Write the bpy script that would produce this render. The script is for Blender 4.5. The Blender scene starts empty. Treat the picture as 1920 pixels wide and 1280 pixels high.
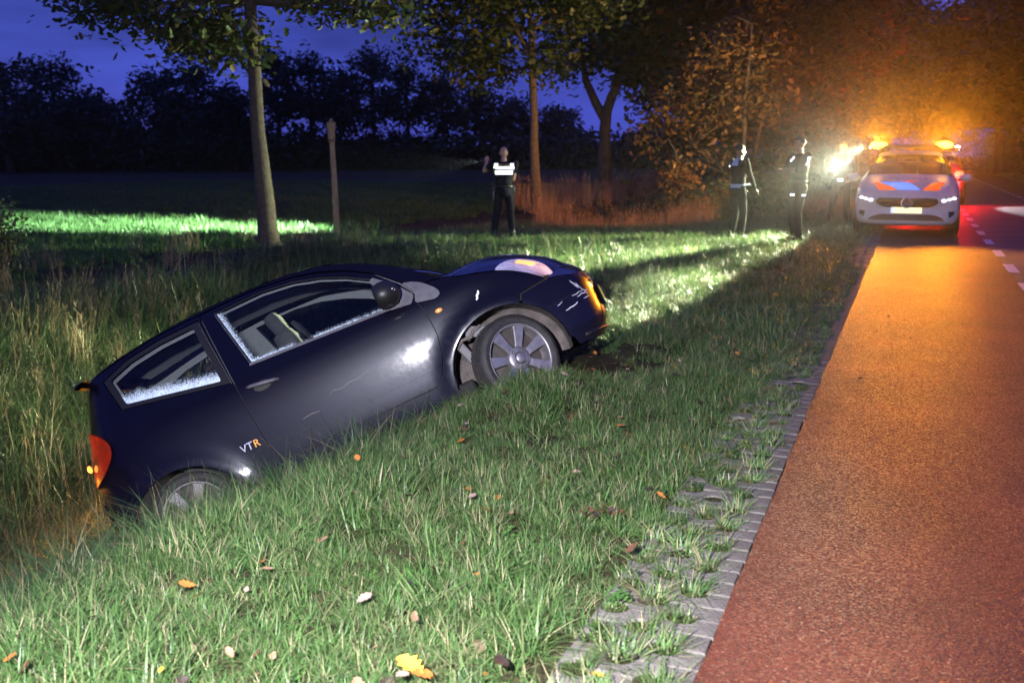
import bpy, bmesh, math, random
import numpy as np
from mathutils import Vector, Matrix, geometry
from mathutils.bvhtree import BVHTree

random.seed(7); rng = np.random.default_rng(11)
S = bpy.context.scene
COL = S.collection
PI = math.pi

# ------------------------------------------------------------------ camera
CAM_H = 1.45
RT = Vector((0.92947, 0.36890, 0.0)); UP = Vector((-0.06768, 0.17052, 0.98303)); FW = Vector((-0.36264, 0.91369, -0.18346))
FPX = 1870.0
cam_data = bpy.data.cameras.new('camera'); cam = bpy.data.objects.new('camera', cam_data); COL.objects.link(cam)
m = Matrix.Identity(4)
for i, v in enumerate((RT, UP, -FW)):
    for k in range(3): m[k][i] = v[k]
m.translation = (0, 0, CAM_H)
cam.matrix_world = m
cam_data.sensor_width = 36.0; cam_data.lens = FPX / 1920 * 36
cam_data.clip_start = 0.05; cam_data.clip_end = 3000
cam_data.dof.use_dof = True; cam_data.dof.focus_distance = 5.6; cam_data.dof.aperture_fstop = 3.2
S.camera = cam

def at(px, py, depth):
    """world point seen at photo pixel (px, py) at a given depth: used only to place things"""
    return Vector((0, 0, CAM_H)) + depth * (FW + RT * ((px - 960) / FPX) - UP * ((py - 640) / FPX))
def at_ground(px, py, z=0.0):
    r = FW + RT * ((px - 960) / FPX) - UP * ((py - 640) / FPX)
    return Vector((0, 0, CAM_H)) + r * ((z - CAM_H) / r.z)

# ------------------------------------------------------------------ world, sky, exposure
W = bpy.data.worlds.new('World'); S.world = W; W.use_nodes = True
nt = W.node_tree; nt.nodes.clear()
out = nt.nodes.new('ShaderNodeOutputWorld'); bg = nt.nodes.new('ShaderNodeBackground')
sky = nt.nodes.new('ShaderNodeTexSky'); sky.sky_type = 'NISHITA'; sky.sun_disc = False
sky.sun_elevation = math.radians(-4.0); sky.sun_rotation = math.radians(-60); sky.altitude = 0
sky.ozone_density = 4.0; sky.air_density = 1.2; sky.dust_density = 0.3
tc = nt.nodes.new('ShaderNodeTexCoord'); mp = nt.nodes.new('ShaderNodeMapping'); mp.inputs['Scale'].default_value = (2.0, 2.0, 9.0)
nz = nt.nodes.new('ShaderNodeTexNoise'); nz.inputs['Scale'].default_value = 1.6; nz.inputs['Detail'].default_value = 7; nz.inputs['Roughness'].default_value = .55
rp = nt.nodes.new('ShaderNodeValToRGB'); rp.color_ramp.elements[0].position = .36; rp.color_ramp.elements[1].position = .70
rp.color_ramp.elements[0].color = (0.036, 0.050, 0.34, 1); rp.color_ramp.elements[1].color = (0.09, 0.14, 0.95, 1)
mx = nt.nodes.new('ShaderNodeMix'); mx.data_type = 'RGBA'; mx.blend_type = 'ADD'; mx.inputs['Factor'].default_value = .5
L = nt.links.new
L(tc.outputs['Generated'], mp.inputs['Vector']); L(mp.outputs['Vector'], nz.inputs['Vector']); L(nz.outputs['Fac'], rp.inputs['Fac'])
L(rp.outputs['Color'], mx.inputs['A']); L(sky.outputs['Color'], mx.inputs['B']); L(mx.outputs['Result'], bg.inputs['Color']); L(bg.outputs['Background'], out.inputs['Surface'])
bg.inputs['Strength'].default_value = 0.70
S.view_settings.view_transform = 'Standard'; S.view_settings.look = 'None'; S.view_settings.exposure = 0.0; S.view_settings.gamma = 1.0
S.view_settings.use_curve_mapping = False
S.render.engine = 'CYCLES'
cy = S.cycles
cy.use_denoising = True; cy.use_adaptive_sampling = True; cy.adaptive_threshold = .035; cy.adaptive_min_samples = 20; cy.max_bounces = 5; cy.diffuse_bounces = 1; cy.glossy_bounces = 3; cy.transmission_bounces = 4; cy.transparent_max_bounces = 16; cy.volume_bounces = 0
cy.sample_clamp_indirect = 4.0; cy.use_light_tree = True; cy.caustics_reflective = False; cy.caustics_refractive = False

# the photographer's flash, held beside the camera
def lamp(name, kind, loc, energy, color, radius=.03, aim=None, size=None, blend=.4):
    d = bpy.data.lights.new(name, kind); d.energy = energy; d.color = color; d.shadow_soft_size = radius
    o = bpy.data.objects.new(name, d); COL.objects.link(o); o.location = loc
    if kind == 'SPOT': d.spot_size = math.radians(size); d.spot_blend = blend
    if aim is not None: o.rotation_euler = (Vector(aim) - Vector(loc)).to_track_quat('-Z', 'Y').to_euler()
    return o
FLASH = lamp('camera_flash', 'SPOT', (-0.70, 0.05, 1.72), 3200, (.97, .96, 1.04), .06, aim=(-1.9, 5.0, -.1), size=100, blend=.9)

# ------------------------------------------------------------------ helpers
def link(name, me, parent=None):
    o = bpy.data.objects.new(name, me); COL.objects.link(o)
    if parent is not None: o.parent = parent
    return o
def tag(o, label=None, cat=None, group=None, kind=None):
    if label: o['label'] = label
    if cat: o['category'] = cat
    if group: o['group'] = group
    if kind: o['kind'] = kind
    return o
def empty(name, loc=(0, 0, 0), rz=0.0):
    o = bpy.data.objects.new(name, None); COL.objects.link(o); o.location = loc; o.rotation_euler = (0, 0, rz); o.empty_display_size = .1
    return o
def mk(name, verts, faces, mat, parent=None, smooth=True, midx=None, nolink=False):
    me = bpy.data.meshes.new(name); me.from_pydata([tuple(v) for v in verts], [], [tuple(f) for f in faces])
    for mm in (mat if isinstance(mat, (list, tuple)) else [mat]): me.materials.append(mm)
    if midx is not None: me.polygons.foreach_set('material_index', midx)
    me.polygons.foreach_set('use_smooth', [smooth] * len(me.polygons)); me.update()
    return me if nolink else link(name, me, parent)
def bmk(name, bm, mat, parent=None, smooth=False, nolink=False):
    me = bpy.data.meshes.new(name); bm.to_mesh(me); bm.free()
    for mm in (mat if isinstance(mat, (list, tuple)) else [mat]): me.materials.append(mm)
    me.polygons.foreach_set('use_smooth', [smooth] * len(me.polygons)); me.update()
    return me if nolink else link(name, me, parent)
def box_bm(c, s, bev=.01, rot=None, seg=2):
    bm = bmesh.new(); bmesh.ops.create_cube(bm, size=1)
    bmesh.ops.scale(bm, vec=s, verts=bm.verts)
    if bev > 0: bmesh.ops.bevel(bm, geom=bm.edges[:], offset=min(bev, min(s) * .45), segments=seg, profile=.7, affect='EDGES')
    M_ = Matrix.Translation(c) @ (rot.to_4x4() if rot is not None else Matrix.Identity(4))
    bmesh.ops.transform(bm, matrix=M_, verts=bm.verts); return bm
def box(name, c, s, mat, parent=None, bev=.01, rot=None, smooth=True):
    return bmk(name, box_bm(c, s, bev, rot), mat, parent, smooth)
def tube_vf(path, radii, seg=10, cap=True, flat=1.0):
    path = [Vector(p) for p in path]; V = []; F = []
    n = len(path); prev = None
    for i, p in enumerate(path):
        d = (path[min(i + 1, n - 1)] - path[max(i - 1, 0)]).normalized()
        if prev is None:
            a = Vector((0, 0, 1)) if abs(d.z) < .9 else Vector((1, 0, 0)); u = d.cross(a).normalized()
        else:
            u = (prev - d * prev.dot(d)); u = u.normalized() if u.length > 1e-6 else d.orthogonal().normalized()
        prev = u; w = d.cross(u); r = radii[i] if hasattr(radii, '__len__') else radii
        for k in range(seg):
            a = 2 * PI * k / seg; V.append(p + (u * math.cos(a) + w * math.sin(a) * flat) * r)
    for i in range(n - 1):
        for k in range(seg):
            k2 = (k + 1) % seg; F.append((i * seg + k, i * seg + k2, (i + 1) * seg + k2, (i + 1) * seg + k))
    if cap: F.append(tuple(range(seg - 1, -1, -1))); F.append(tuple((n - 1) * seg + k for k in range(seg)))
    return V, F
def tube(name, path, radii, mat, parent=None, seg=10, smooth=True, flat=1.0):
    V, F = tube_vf(path, radii, seg, True, flat); return mk(name, V, F, mat, parent, smooth)
def join_vf(parts):
    V = []; F = []
    for v, f in parts:
        o = len(V); V += list(v); F += [tuple(i + o for i in q) for q in f]
    return V, F
def lathe_vf(prof, axis_pt, axis, seg=32, closed=False):
    """prof: list of (r, h) about axis"""
    axis = Vector(axis).normalized(); u = axis.orthogonal().normalized(); w = axis.cross(u); c = Vector(axis_pt); V = []; F = []
    for r, h in prof:
        for k in range(seg):
            a = 2 * PI * k / seg; V.append(c + axis * h + (u * math.cos(a) + w * math.sin(a)) * r)
    n = len(prof)
    for i in range(n if closed else n - 1):
        j = (i + 1) % n
        for k in range(seg):
            k2 = (k + 1) % seg; F.append((i * seg + k, i * seg + k2, j * seg + k2, j * seg + k))
    return V, F
def ell_vf(c, r, rot=None, seg=16, rings=10):
    V = []; F = []; c = Vector(c)
    for i in range(rings + 1):
        t = PI * i / rings
        for k in range(seg):
            a = 2 * PI * k / seg; p = Vector((r[0] * math.sin(t) * math.cos(a), r[1] * math.sin(t) * math.sin(a), r[2] * math.cos(t)))
            if rot is not None: p = rot @ p
            V.append(c + p)
    for i in range(rings):
        for k in range(seg):
            k2 = (k + 1) % seg; F.append((i * seg + k, (i + 1) * seg + k, (i + 1) * seg + k2, i * seg + k2))
    return V, F
def spl(xs, ys):
    """smooth monotone-ish cubic interpolation"""
    xs = np.array(xs, float); ys = np.array(ys, float); m_ = np.gradient(ys, xs)
    def f(x):
        x = np.clip(np.asarray(x, float), xs[0], xs[-1]); i = np.clip(np.searchsorted(xs, x) - 1, 0, len(xs) - 2)
        h = xs[i + 1] - xs[i]; t = (x - xs[i]) / h
        return (2 * t**3 - 3 * t**2 + 1) * ys[i] + (t**3 - 2 * t**2 + t) * h * m_[i] + (-2 * t**3 + 3 * t**2) * ys[i + 1] + (t**3 - t**2) * h * m_[i + 1]
    return f
def sst(a, b, x):
    t = np.clip((x - a) / (b - a), 0, 1); return t * t * (3 - 2 * t)
def inpoly(x, y, poly):
    c = False; n = len(poly); j = n - 1
    for i in range(n):
        xi, yi = poly[i]; xj, yj = poly[j]
        if (yi > y) != (yj > y) and x < (xj - xi) * (y - yi) / (yj - yi) + xi: c = not c
        j = i
    return c
def densify(poly, d):
    o = []
    for i, a in enumerate(poly):
        b = poly[(i + 1) % len(poly)]; n = max(1, int(math.ceil(math.hypot(b[0] - a[0], b[1] - a[1]) / d)))
        for k in range(n): o.append((a[0] + (b[0] - a[0]) * k / n, a[1] + (b[1] - a[1]) * k / n))
    return o
def roundpoly(poly, r=.03, n=4):
    o = []
    N = len(poly)
    for i in range(N):
        p = Vector(poly[i]); a = Vector(poly[i - 1]); b = Vector(poly[(i + 1) % N])
        da = (a - p); db = (b - p); ra = min(r, da.length * .45); rb = min(r, db.length * .45)
        p0 = p + da.normalized() * ra; p1 = p + db.normalized() * rb
        for k in range(n + 1):
            t = k / n; q = p0 * (1 - t)**2 + p * 2 * t * (1 - t) + p1 * t * t; o.append((q.x, q.y))
    return o
def cdt(outline, holes=(), step=.05):
    """triangulate a 2-D outline with holes and interior points -> pts, tris, loops"""
    loops = [densify(l, step) for l in [outline] + list(holes)]
    P = []; E = []; LI = []
    for l in loops:
        o = len(P); P += l; E += [(o + i, o + (i + 1) % len(l)) for i in range(len(l))]; LI.append(list(range(o, o + len(l))))
    xs = [p[0] for p in loops[0]]; ys = [p[1] for p in loops[0]]
    bp = np.array(P)
    x = min(xs) + step * .5
    while x < max(xs):
        y = min(ys) + step * .5
        while y < max(ys):
            if inpoly(x, y, loops[0]) and not any(inpoly(x, y, h) for h in loops[1:]):
                if np.min((bp[:, 0] - x)**2 + (bp[:, 1] - y)**2) > (step * .45)**2: P.append((x, y))
            y += step
        x += step
    r = geometry.delaunay_2d_cdt([Vector(p) for p in P], E, [], 0, 1e-6)
    vs, fs, ov = r[0], r[2], r[3]
    T = []
    for f in fs:
        cx = sum(vs[i].x for i in f) / len(f); cyy = sum(vs[i].y for i in f) / len(f)
        if inpoly(cx, cyy, loops[0]) and not any(inpoly(cx, cyy, h) for h in loops[1:]): T.append(tuple(f))
    mp_ = {}
    for ni, olds in enumerate(ov):
        for o_ in olds: mp_[o_] = ni
    return [(v.x, v.y) for v in vs], T, [[mp_.get(i, i) for i in l] for l in LI]

# ------------------------------------------------------------------ materials
def nodes(name):
    mt = bpy.data.materials.new(name); mt.use_nodes = True; t = mt.node_tree
    return mt, t, t.nodes.get('Principled BSDF')
def pbr(name, col, rough=.5, metal=0.0, spec=.5, coat=0.0, coat_r=.05, var=0.0, vscale=8.0, bump=0.0, bscale=60.0, coord='Object', emit=None, estr=0.0, sheen=0.0, col2=None):
    mt, t, b = nodes(name)
    b.inputs['Base Color'].default_value = (*col, 1); b.inputs['Roughness'].default_value = rough; b.inputs['Metallic'].default_value = metal
    b.inputs['Specular IOR Level'].default_value = spec; b.inputs['Coat Weight'].default_value = coat; b.inputs['Coat Roughness'].default_value = coat_r
    if emit: b.inputs['Emission Color'].default_value = (*emit, 1); b.inputs['Emission Strength'].default_value = estr
    if var > 0 or bump > 0 or col2:
        tcn = t.nodes.new('ShaderNodeTexCoord')
    if var > 0 or col2:
        n = t.nodes.new('ShaderNodeTexNoise'); n.inputs['Scale'].default_value = vscale; n.inputs['Detail'].default_value = 6; n.inputs['Roughness'].default_value = .65
        t.links.new(tcn.outputs[coord], n.inputs['Vector'])
        r = t.nodes.new('ShaderNodeValToRGB'); r.color_ramp.elements[0].position = .3; r.color_ramp.elements[1].position = .7
        c2 = col2 if col2 else tuple(min(1, c * (1 + var)) for c in col); c1 = col if col2 else tuple(c * (1 - var) for c in col)
        r.color_ramp.elements[0].color = (*c1, 1); r.color_ramp.elements[1].color = (*c2, 1)
        t.links.new(n.outputs['Fac'], r.inputs['Fac']); t.links.new(r.outputs['Color'], b.inputs['Base Color'])
    if bump > 0:
        n2 = t.nodes.new('ShaderNodeTexNoise'); n2.inputs['Scale'].default_value = bscale; n2.inputs['Detail'].default_value = 5
        t.links.new(tcn.outputs[coord], n2.inputs['Vector']); bn = t.nodes.new('ShaderNodeBump'); bn.inputs['Strength'].default_value = bump; bn.inputs['Distance'].default_value = .01
        t.links.new(n2.outputs['Fac'], bn.inputs['Height']); t.links.new(bn.outputs['Normal'], b.inputs['Normal'])
    return mt
def leafmat(name, cols, rough=.5, trans=.35, attr=True):
    """leaf or blade: colour from a per-leaf attribute and a per-plant random value"""
    mt, t, b = nodes(name)
    r = t.nodes.new('ShaderNodeValToRGB'); r.color_ramp.interpolation = 'LINEAR'
    for i, c in enumerate(cols):
        e = r.color_ramp.elements[i] if i < 2 else r.color_ramp.elements.new(.5)
        e.color = (*c, 1)
    for i in range(len(cols)): r.color_ramp.elements[i].position = i / (len(cols) - 1)
    cl = [(*c, 1) for c in cols]
    for i, c in enumerate(cl): r.color_ramp.elements[i].color = c
    a = t.nodes.new('ShaderNodeAttribute'); a.attribute_name = 'tint'
    t.links.new(a.outputs['Fac'], r.inputs['Fac'])
    oi = t.nodes.new('ShaderNodeObjectInfo'); hs = t.nodes.new('ShaderNodeHueSaturation')
    mr = t.nodes.new('ShaderNodeMapRange'); mr.inputs['To Min'].default_value = .7; mr.inputs['To Max'].default_value = 1.3
    t.links.new(oi.outputs['Random'], mr.inputs['Value']); t.links.new(mr.outputs['Result'], hs.inputs['Value']); t.links.new(r.outputs['Color'], hs.inputs['Color'])
    t.links.new(hs.outputs['Color'], b.inputs['Base Color'])
    b.inputs['Roughness'].default_value = rough; b.inputs['Specular IOR Level'].default_value = .4
    if trans > 0:
        tr = t.nodes.new('ShaderNodeBsdfTranslucent'); t.links.new(hs.outputs['Color'], tr.inputs['Color']); ms = t.nodes.new('ShaderNodeMixShader'); ms.inputs['Fac'].default_value = trans
        o = t.nodes.get('Material Output'); t.links.new(b.outputs['BSDF'], ms.inputs[1]); t.links.new(tr.outputs['BSDF'], ms.inputs[2]); t.links.new(ms.outputs['Shader'], o.inputs['Surface'])
    return mt
def glassmat(name, tint=(.85, .9, .9), dew=False):
    mt = bpy.data.materials.new(name); mt.use_nodes = True; t = mt.node_tree; t.nodes.clear(); o = t.nodes.new('ShaderNodeOutputMaterial')
    tr = t.nodes.new('ShaderNodeBsdfTransparent'); tr.inputs['Color'].default_value = (*tint, 1)
    gl = t.nodes.new('ShaderNodeBsdfGlossy'); gl.inputs['Roughness'].default_value = .02; fr = t.nodes.new('ShaderNodeFresnel'); fr.inputs['IOR'].default_value = 1.45
    m1 = t.nodes.new('ShaderNodeMixShader'); t.links.new(fr.outputs['Fac'], m1.inputs['Fac']); t.links.new(tr.outputs['BSDF'], m1.inputs[1]); t.links.new(gl.outputs['BSDF'], m1.inputs[2])
    last = m1
    if dew:
        a = t.nodes.new('ShaderNodeAttribute'); a.attribute_name = 'dew'; tcn = t.nodes.new('ShaderNodeTexCoord')
        n = t.nodes.new('ShaderNodeTexNoise'); n.inputs['Scale'].default_value = 130; n.inputs['Detail'].default_value = 6; t.links.new(tcn.outputs['Object'], n.inputs['Vector'])
        ad = t.nodes.new('ShaderNodeMath'); ad.operation = 'ADD'; t.links.new(a.outputs['Fac'], ad.inputs[0]); t.links.new(n.outputs['Fac'], ad.inputs[1])
        r = t.nodes.new('ShaderNodeMapRange'); r.inputs['From Min'].default_value = .74; r.inputs['From Max'].default_value = 1.16; r.inputs['To Max'].default_value = .92
        t.links.new(ad.outputs[0], r.inputs['Value'])
        df = t.nodes.new('ShaderNodeBsdfDiffuse'); df.inputs['Color'].default_value = (.62, .74, .86, 1)
        m2 = t.nodes.new('ShaderNodeMixShader'); t.links.new(r.outputs['Result'], m2.inputs['Fac']); t.links.new(m1.outputs['Shader'], m2.inputs[1]); t.links.new(df.outputs['BSDF'], m2.inputs[2]); last = m2
    t.links.new(last.outputs['Shader'], o.inputs['Surface']); return mt
def emis(name, col, st):
    mt, t, b = nodes(name); b.inputs['Base Color'].default_value = (*col, 1); b.inputs['Emission Color'].default_value = (*col, 1); b.inputs['Emission Strength'].default_value = st; return mt
def retro(name, col, gain=.9):
    """retro-reflective prism tape: light goes back the way it came"""
    mt = bpy.data.materials.new(name); mt.use_nodes = True; t = mt.node_tree; t.nodes.clear(); o = t.nodes.new('ShaderNodeOutputMaterial')
    g = t.nodes.new('ShaderNodeNewGeometry'); gl = t.nodes.new('ShaderNodeBsdfGlossy'); gl.inputs['Color'].default_value = (*col, 1); gl.inputs['Roughness'].default_value = .34
    t.links.new(g.outputs['Incoming'], gl.inputs['Normal'])
    df = t.nodes.new('ShaderNodeBsdfDiffuse'); df.inputs['Color'].default_value = (*col, 1); ms = t.nodes.new('ShaderNodeMixShader'); ms.inputs['Fac'].default_value = 1 - gain
    t.links.new(gl.outputs['BSDF'], ms.inputs[1]); t.links.new(df.outputs['BSDF'], ms.inputs[2]); t.links.new(ms.outputs['Shader'], o.inputs['Surface']); return mt

M = {}
M['soil'] = pbr('soil', (.022, .016, .010), .9, var=.5, vscale=5, bump=.8, bscale=40, col2=(.05, .045, .02))
def terrain_mat():
    mt, t, b = nodes('terrain_grass_soil'); tcn = t.nodes.new('ShaderNodeTexCoord'); b.inputs['Roughness'].default_value = .95; b.inputs['Specular IOR Level'].default_value = .1
    n1 = t.nodes.new('ShaderNodeTexNoise'); n1.inputs['Scale'].default_value = .9; n1.inputs['Detail'].default_value = 8
    n2 = t.nodes.new('ShaderNodeTexNoise'); n2.inputs['Scale'].default_value = 22; n2.inputs['Detail'].default_value = 6
    for n in (n1, n2): t.links.new(tcn.outputs['Object'], n.inputs['Vector'])
    r1 = t.nodes.new('ShaderNodeValToRGB'); r1.color_ramp.elements[0].color = (.030, .023, .015, 1); r1.color_ramp.elements[1].color = (.045, .042, .020, 1); r1.color_ramp.elements[0].position = .35; r1.color_ramp.elements[1].position = .6
    r2 = t.nodes.new('ShaderNodeValToRGB'); r2.color_ramp.elements[0].color = (.35, .35, .35, 1); r2.color_ramp.elements[1].color = (1.5, 1.5, 1.3, 1)
    mm = t.nodes.new('ShaderNodeMix'); mm.data_type = 'RGBA'; mm.blend_type = 'MULTIPLY'; mm.inputs['Factor'].default_value = 1
    t.links.new(n1.outputs['Fac'], r1.inputs['Fac']); t.links.new(n2.outputs['Fac'], r2.inputs['Fac']); t.links.new(r1.outputs['Color'], mm.inputs['A']); t.links.new(r2.outputs['Color'], mm.inputs['B']); t.links.new(mm.outputs['Result'], b.inputs['Base Color'])
    bn = t.nodes.new('ShaderNodeBump'); bn.inputs['Strength'].default_value = .7; bn.inputs['Distance'].default_value = .03; t.links.new(n2.outputs['Fac'], bn.inputs['Height']); t.links.new(bn.outputs['Normal'], b.inputs['Normal'])
    return mt
M['terrain'] = terrain_mat()
def asphalt(name, ca, cb, cw):
    """stone mastic: voronoi chippings with their own colours, relief and gloss"""
    mt, t, b = nodes(name); tcn = t.nodes.new('ShaderNodeTexCoord')
    v = t.nodes.new('ShaderNodeTexVoronoi'); v.inputs['Scale'].default_value = 125; t.links.new(tcn.outputs['Object'], v.inputs['Vector'])
    sp = t.nodes.new('ShaderNodeSeparateColor'); t.links.new(v.outputs['Color'], sp.inputs['Color'])
    r = t.nodes.new('ShaderNodeValToRGB'); es = r.color_ramp.elements; es[0].color = (*ca, 1); es[1].color = (*cw, 1); es[1].position = 1.0
    e = es.new(.55); e.color = (*cb, 1); e2 = es.new(.93); e2.color = (*cb, 1); t.links.new(sp.outputs['Red'], r.inputs['Fac'])
    n = t.nodes.new('ShaderNodeTexNoise'); n.inputs['Scale'].default_value = 1.3; n.inputs['Detail'].default_value = 8; t.links.new(tcn.outputs['Object'], n.inputs['Vector'])
    rr = t.nodes.new('ShaderNodeValToRGB'); rr.color_ramp.elements[0].color = (.62, .62, .62, 1); rr.color_ramp.elements[1].color = (1.25, 1.25, 1.25, 1); rr.color_ramp.elements[0].position = .3; rr.color_ramp.elements[1].position = .7; t.links.new(n.outputs['Fac'], rr.inputs['Fac'])
    mm = t.nodes.new('ShaderNodeMix'); mm.data_type = 'RGBA'; mm.blend_type = 'MULTIPLY'; mm.inputs['Factor'].default_value = 1; t.links.new(r.outputs['Color'], mm.inputs['A']); t.links.new(rr.outputs['Color'], mm.inputs['B']); t.links.new(mm.outputs['Result'], b.inputs['Base Color'])
    mr = t.nodes.new('ShaderNodeMapRange'); mr.inputs['To Min'].default_value = .36; mr.inputs['To Max'].default_value = .80; t.links.new(sp.outputs['Green'], mr.inputs['Value']); t.links.new(mr.outputs['Result'], b.inputs['Roughness'])
    b.inputs['Specular IOR Level'].default_value = .40
    ng = t.nodes.new('ShaderNodeTexNoise'); ng.inputs['Scale'].default_value = 160; ng.inputs['Detail'].default_value = 3; t.links.new(tcn.outputs['Object'], ng.inputs['Vector'])
    ad = t.nodes.new('ShaderNodeMath'); ad.operation = 'MULTIPLY_ADD'; ad.inputs[1].default_value = -1.0; t.links.new(v.outputs['Distance'], ad.inputs[0]); t.links.new(ng.outputs['Fac'], ad.inputs[2])
    bn = t.nodes.new('ShaderNodeBump'); bn.inputs['Strength'].default_value = .85; bn.inputs['Distance'].default_value = .004; t.links.new(ad.outputs[0], bn.inputs['Height']); t.links.new(bn.outputs['Normal'], b.inputs['Normal'])
    return mt
M['red_asphalt'] = asphalt('red_asphalt', (.038, .009, .005), (.105, .023, .011), (.19, .085, .05))
M['grey_asphalt'] = asphalt('grey_asphalt', (.045, .044, .045), (.085, .083, .085), (.22, .22, .22))
M['paint'] = pbr('road_paint', (.62, .62, .60), .55, var=.2, vscale=30, bump=.3, bscale=180)
M['paver'] = pbr('paver_concrete', (.055, .046, .040), .85, vscale=7, bump=.8, bscale=90, col2=(.165, .145, .132), coord='Object')
M['kerbgap'] = M['soil']
M['grass'] = leafmat('grass_blades', [(.046, .110, .028), (.074, .158, .040), (.125, .195, .062), (.32, .28, .16)], .42, .30)
M['grass_long'] = leafmat('long_grass_blades', [(.036, .075, .026), (.05, .10, .034), (.075, .12, .05), (.22, .18, .10)], .42, .30)
M['field'] = leafmat('field_grass_blades', [(.040, .10, .025), (.055, .13, .03), (.07, .14, .04), (.10, .13, .05)], .5, .3)
M['straw'] = leafmat('dry_stalks', [(.20, .13, .06), (.30, .20, .10), (.38, .27, .15), (.45, .36, .22)], .7, .25)
M['clover'] = leafmat('clover_leaves', [(.045, .12, .025), (.06, .15, .03), (.08, .17, .04), (.10, .18, .05)], .45, .3)
M['bark'] = pbr('oak_bark', (.030, .023, .016), .9, var=.5, vscale=14, bump=1.0, bscale=30, col2=(.085, .068, .048))
M['leaf_oak'] = leafmat('oak_leaves', [(.030, .052, .014), (.045, .070, .018), (.065, .080, .022), (.12, .09, .03)], .45, .3)
M['leaf_green'] = leafmat('green_leaves', [(.030, .065, .018), (.045, .085, .022), (.06, .10, .03), (.10, .11, .035)], .45, .3)
M['leaf_autumn'] = leafmat('autumn_leaves', [(.05, .045, .015), (.09, .065, .02), (.14, .08, .025), (.20, .11, .035)], .5, .35)
M['leaf_dark'] = leafmat('far_leaves', [(.018, .03, .012), (.025, .04, .015), (.03, .05, .018), (.04, .055, .02)], .6, .15)
M['wood_post'] = pbr('weathered_wood', (.20, .13, .07), .8, vscale=9, bump=.7, bscale=50, col2=(.34, .24, .14))

# pose of the ditched car (its rear axle, on the ground)
CAR_M = Matrix.Translation((-4.2373, 5.6473, -1.2062)) @ Matrix.Rotation(0.5063, 4, 'Z') @ Matrix.Rotation(-0.425, 4, 'Y') @ Matrix.Rotation(-0.2619, 4, 'X')

# ------------------------------------------------------------------ ground
KX = -0.46                                   # kerb line
prof_bank = spl([-7.4, -6.0, -4.6, -3.6, -2.6, -1.7, -1.0, -.5, 0.0, .45, .9, 1.6, 3.2], [-1.72, -1.72, -1.70, -1.62, -1.43, -1.02, -.62, -.34, -.11, -.055, -.045, -.035, -.03])
def vnoise(x, y, s, seed=0):
    x = np.asarray(x, float) * s; y = np.asarray(y, float) * s
    xi = np.floor(x).astype(np.int64); yi = np.floor(y).astype(np.int64); fx = x - xi; fy = y - yi; fx = fx * fx * (3 - 2 * fx); fy = fy * fy * (3 - 2 * fy)
    def h(a, b):
        n = (a * 374761393 + b * 668265263 + seed * 1442695041) & 0xffffffff; n = ((n ^ (n >> 13)) * 1274126177) & 0xffffffff; return ((n ^ (n >> 16)) & 0xffff) / 65535.0
    return (h(xi, yi) * (1 - fx) + h(xi + 1, yi) * fx) * (1 - fy) + (h(xi, yi + 1) * (1 - fx) + h(xi + 1, yi + 1) * fx) * fy
def terr(X, Y):
    X = np.asarray(X, float); Y = np.asarray(Y, float)
    crest = np.interp(Y, [0, 2.8, 4.2, 5.2, 6.2, 7.5, 10], [-2.62, -2.62, -2.50, -2.40, -2.42, -2.40, -2.5])
    near = prof_bank(np.clip(X - crest, -7.4, 3.2))
    far_bank = np.interp(X, [-12.5, -10.8, -9.8, -8.6, -7.2, -6.2, -5.5], [-.08, -.12, -.22, -.62, -1.35, -1.66, -1.72])
    z = np.maximum(near, far_bank)
    z = np.where(X > -5.5, np.minimum(near, -.03), z)
    dam = sst(9.3, 12.8, Y - .36 * np.clip(-2.5 - X, 0, 7))
    lvl = np.interp(X, [-14, -10, -7, -4, -2, -1], [-.08, -.12, -.16, -.13, -.06, -.035])
    z = z * (1 - dam) + lvl * dam
    far_d = sst(21, 24, Y) * np.exp(-((X + 7.0) / 1.6)**2) * .55
    z = z - far_d
    z = z + .15 * np.exp(-(((X + 1.95) / .42)**2 + ((Y - 5.55) / .50)**2)) - .05 * np.exp(-(((X + 1.6) / .16)**2 + ((Y - 7.6) / .9)**2))
    amp = sst(KX - .35, KX - 1.2, X) if False else np.clip((KX - .3 - X) / .8, 0, 1)
    z = z + amp * ((vnoise(X, Y, 1.7, 3) - .5) * .07 + (vnoise(X, Y, 5.0, 5) - .5) * .035)
    z = np.where(X > KX - .42, np.maximum(z, -.03) * 0 - .013, z)
    return np.where(X > KX - .02, np.where(X > 5.6, -.03, -.055), z)
def axis(segs):
    o = []
    for a, b, s in segs: o += list(np.arange(a, b, s))
    o.append(segs[-1][1]); return np.array(o)
gx = axis([(-600, -120, 60), (-120, -30, 10), (-30, -12, 1.2), (-12, -4.5, .25), (-4.5, -.8, .09), (-.8, -.5, .05), (-.5, -.4, .02), (-.4, 5.4, 1.0), (5.4, 6.2, .2), (6.2, 20, 2), (20, 400, 40)])
gy = axis([(-60, -4, 8), (-4, 1, .5), (1, 9, .09), (9, 26, .25), (26, 50, 2), (50, 200, 12), (200, 900, 70)])
GX, GY = np.meshgrid(gx, gy); GZ = terr(GX, GY)
nx_, ny_ = len(gx), len(gy)
V = np.stack([GX.ravel(), GY.ravel(), GZ.ravel()], 1)
F = [(j * nx_ + i, j * nx_ + i + 1, (j + 1) * nx_ + i + 1, (j + 1) * nx_ + i) for j in range(ny_ - 1) for i in range(nx_ - 1)]
ground = mk('ground', V.tolist(), F, M['terrain']); tag(ground, 'grassy verge, ditch and field beside the road', kind='structure')

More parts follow.
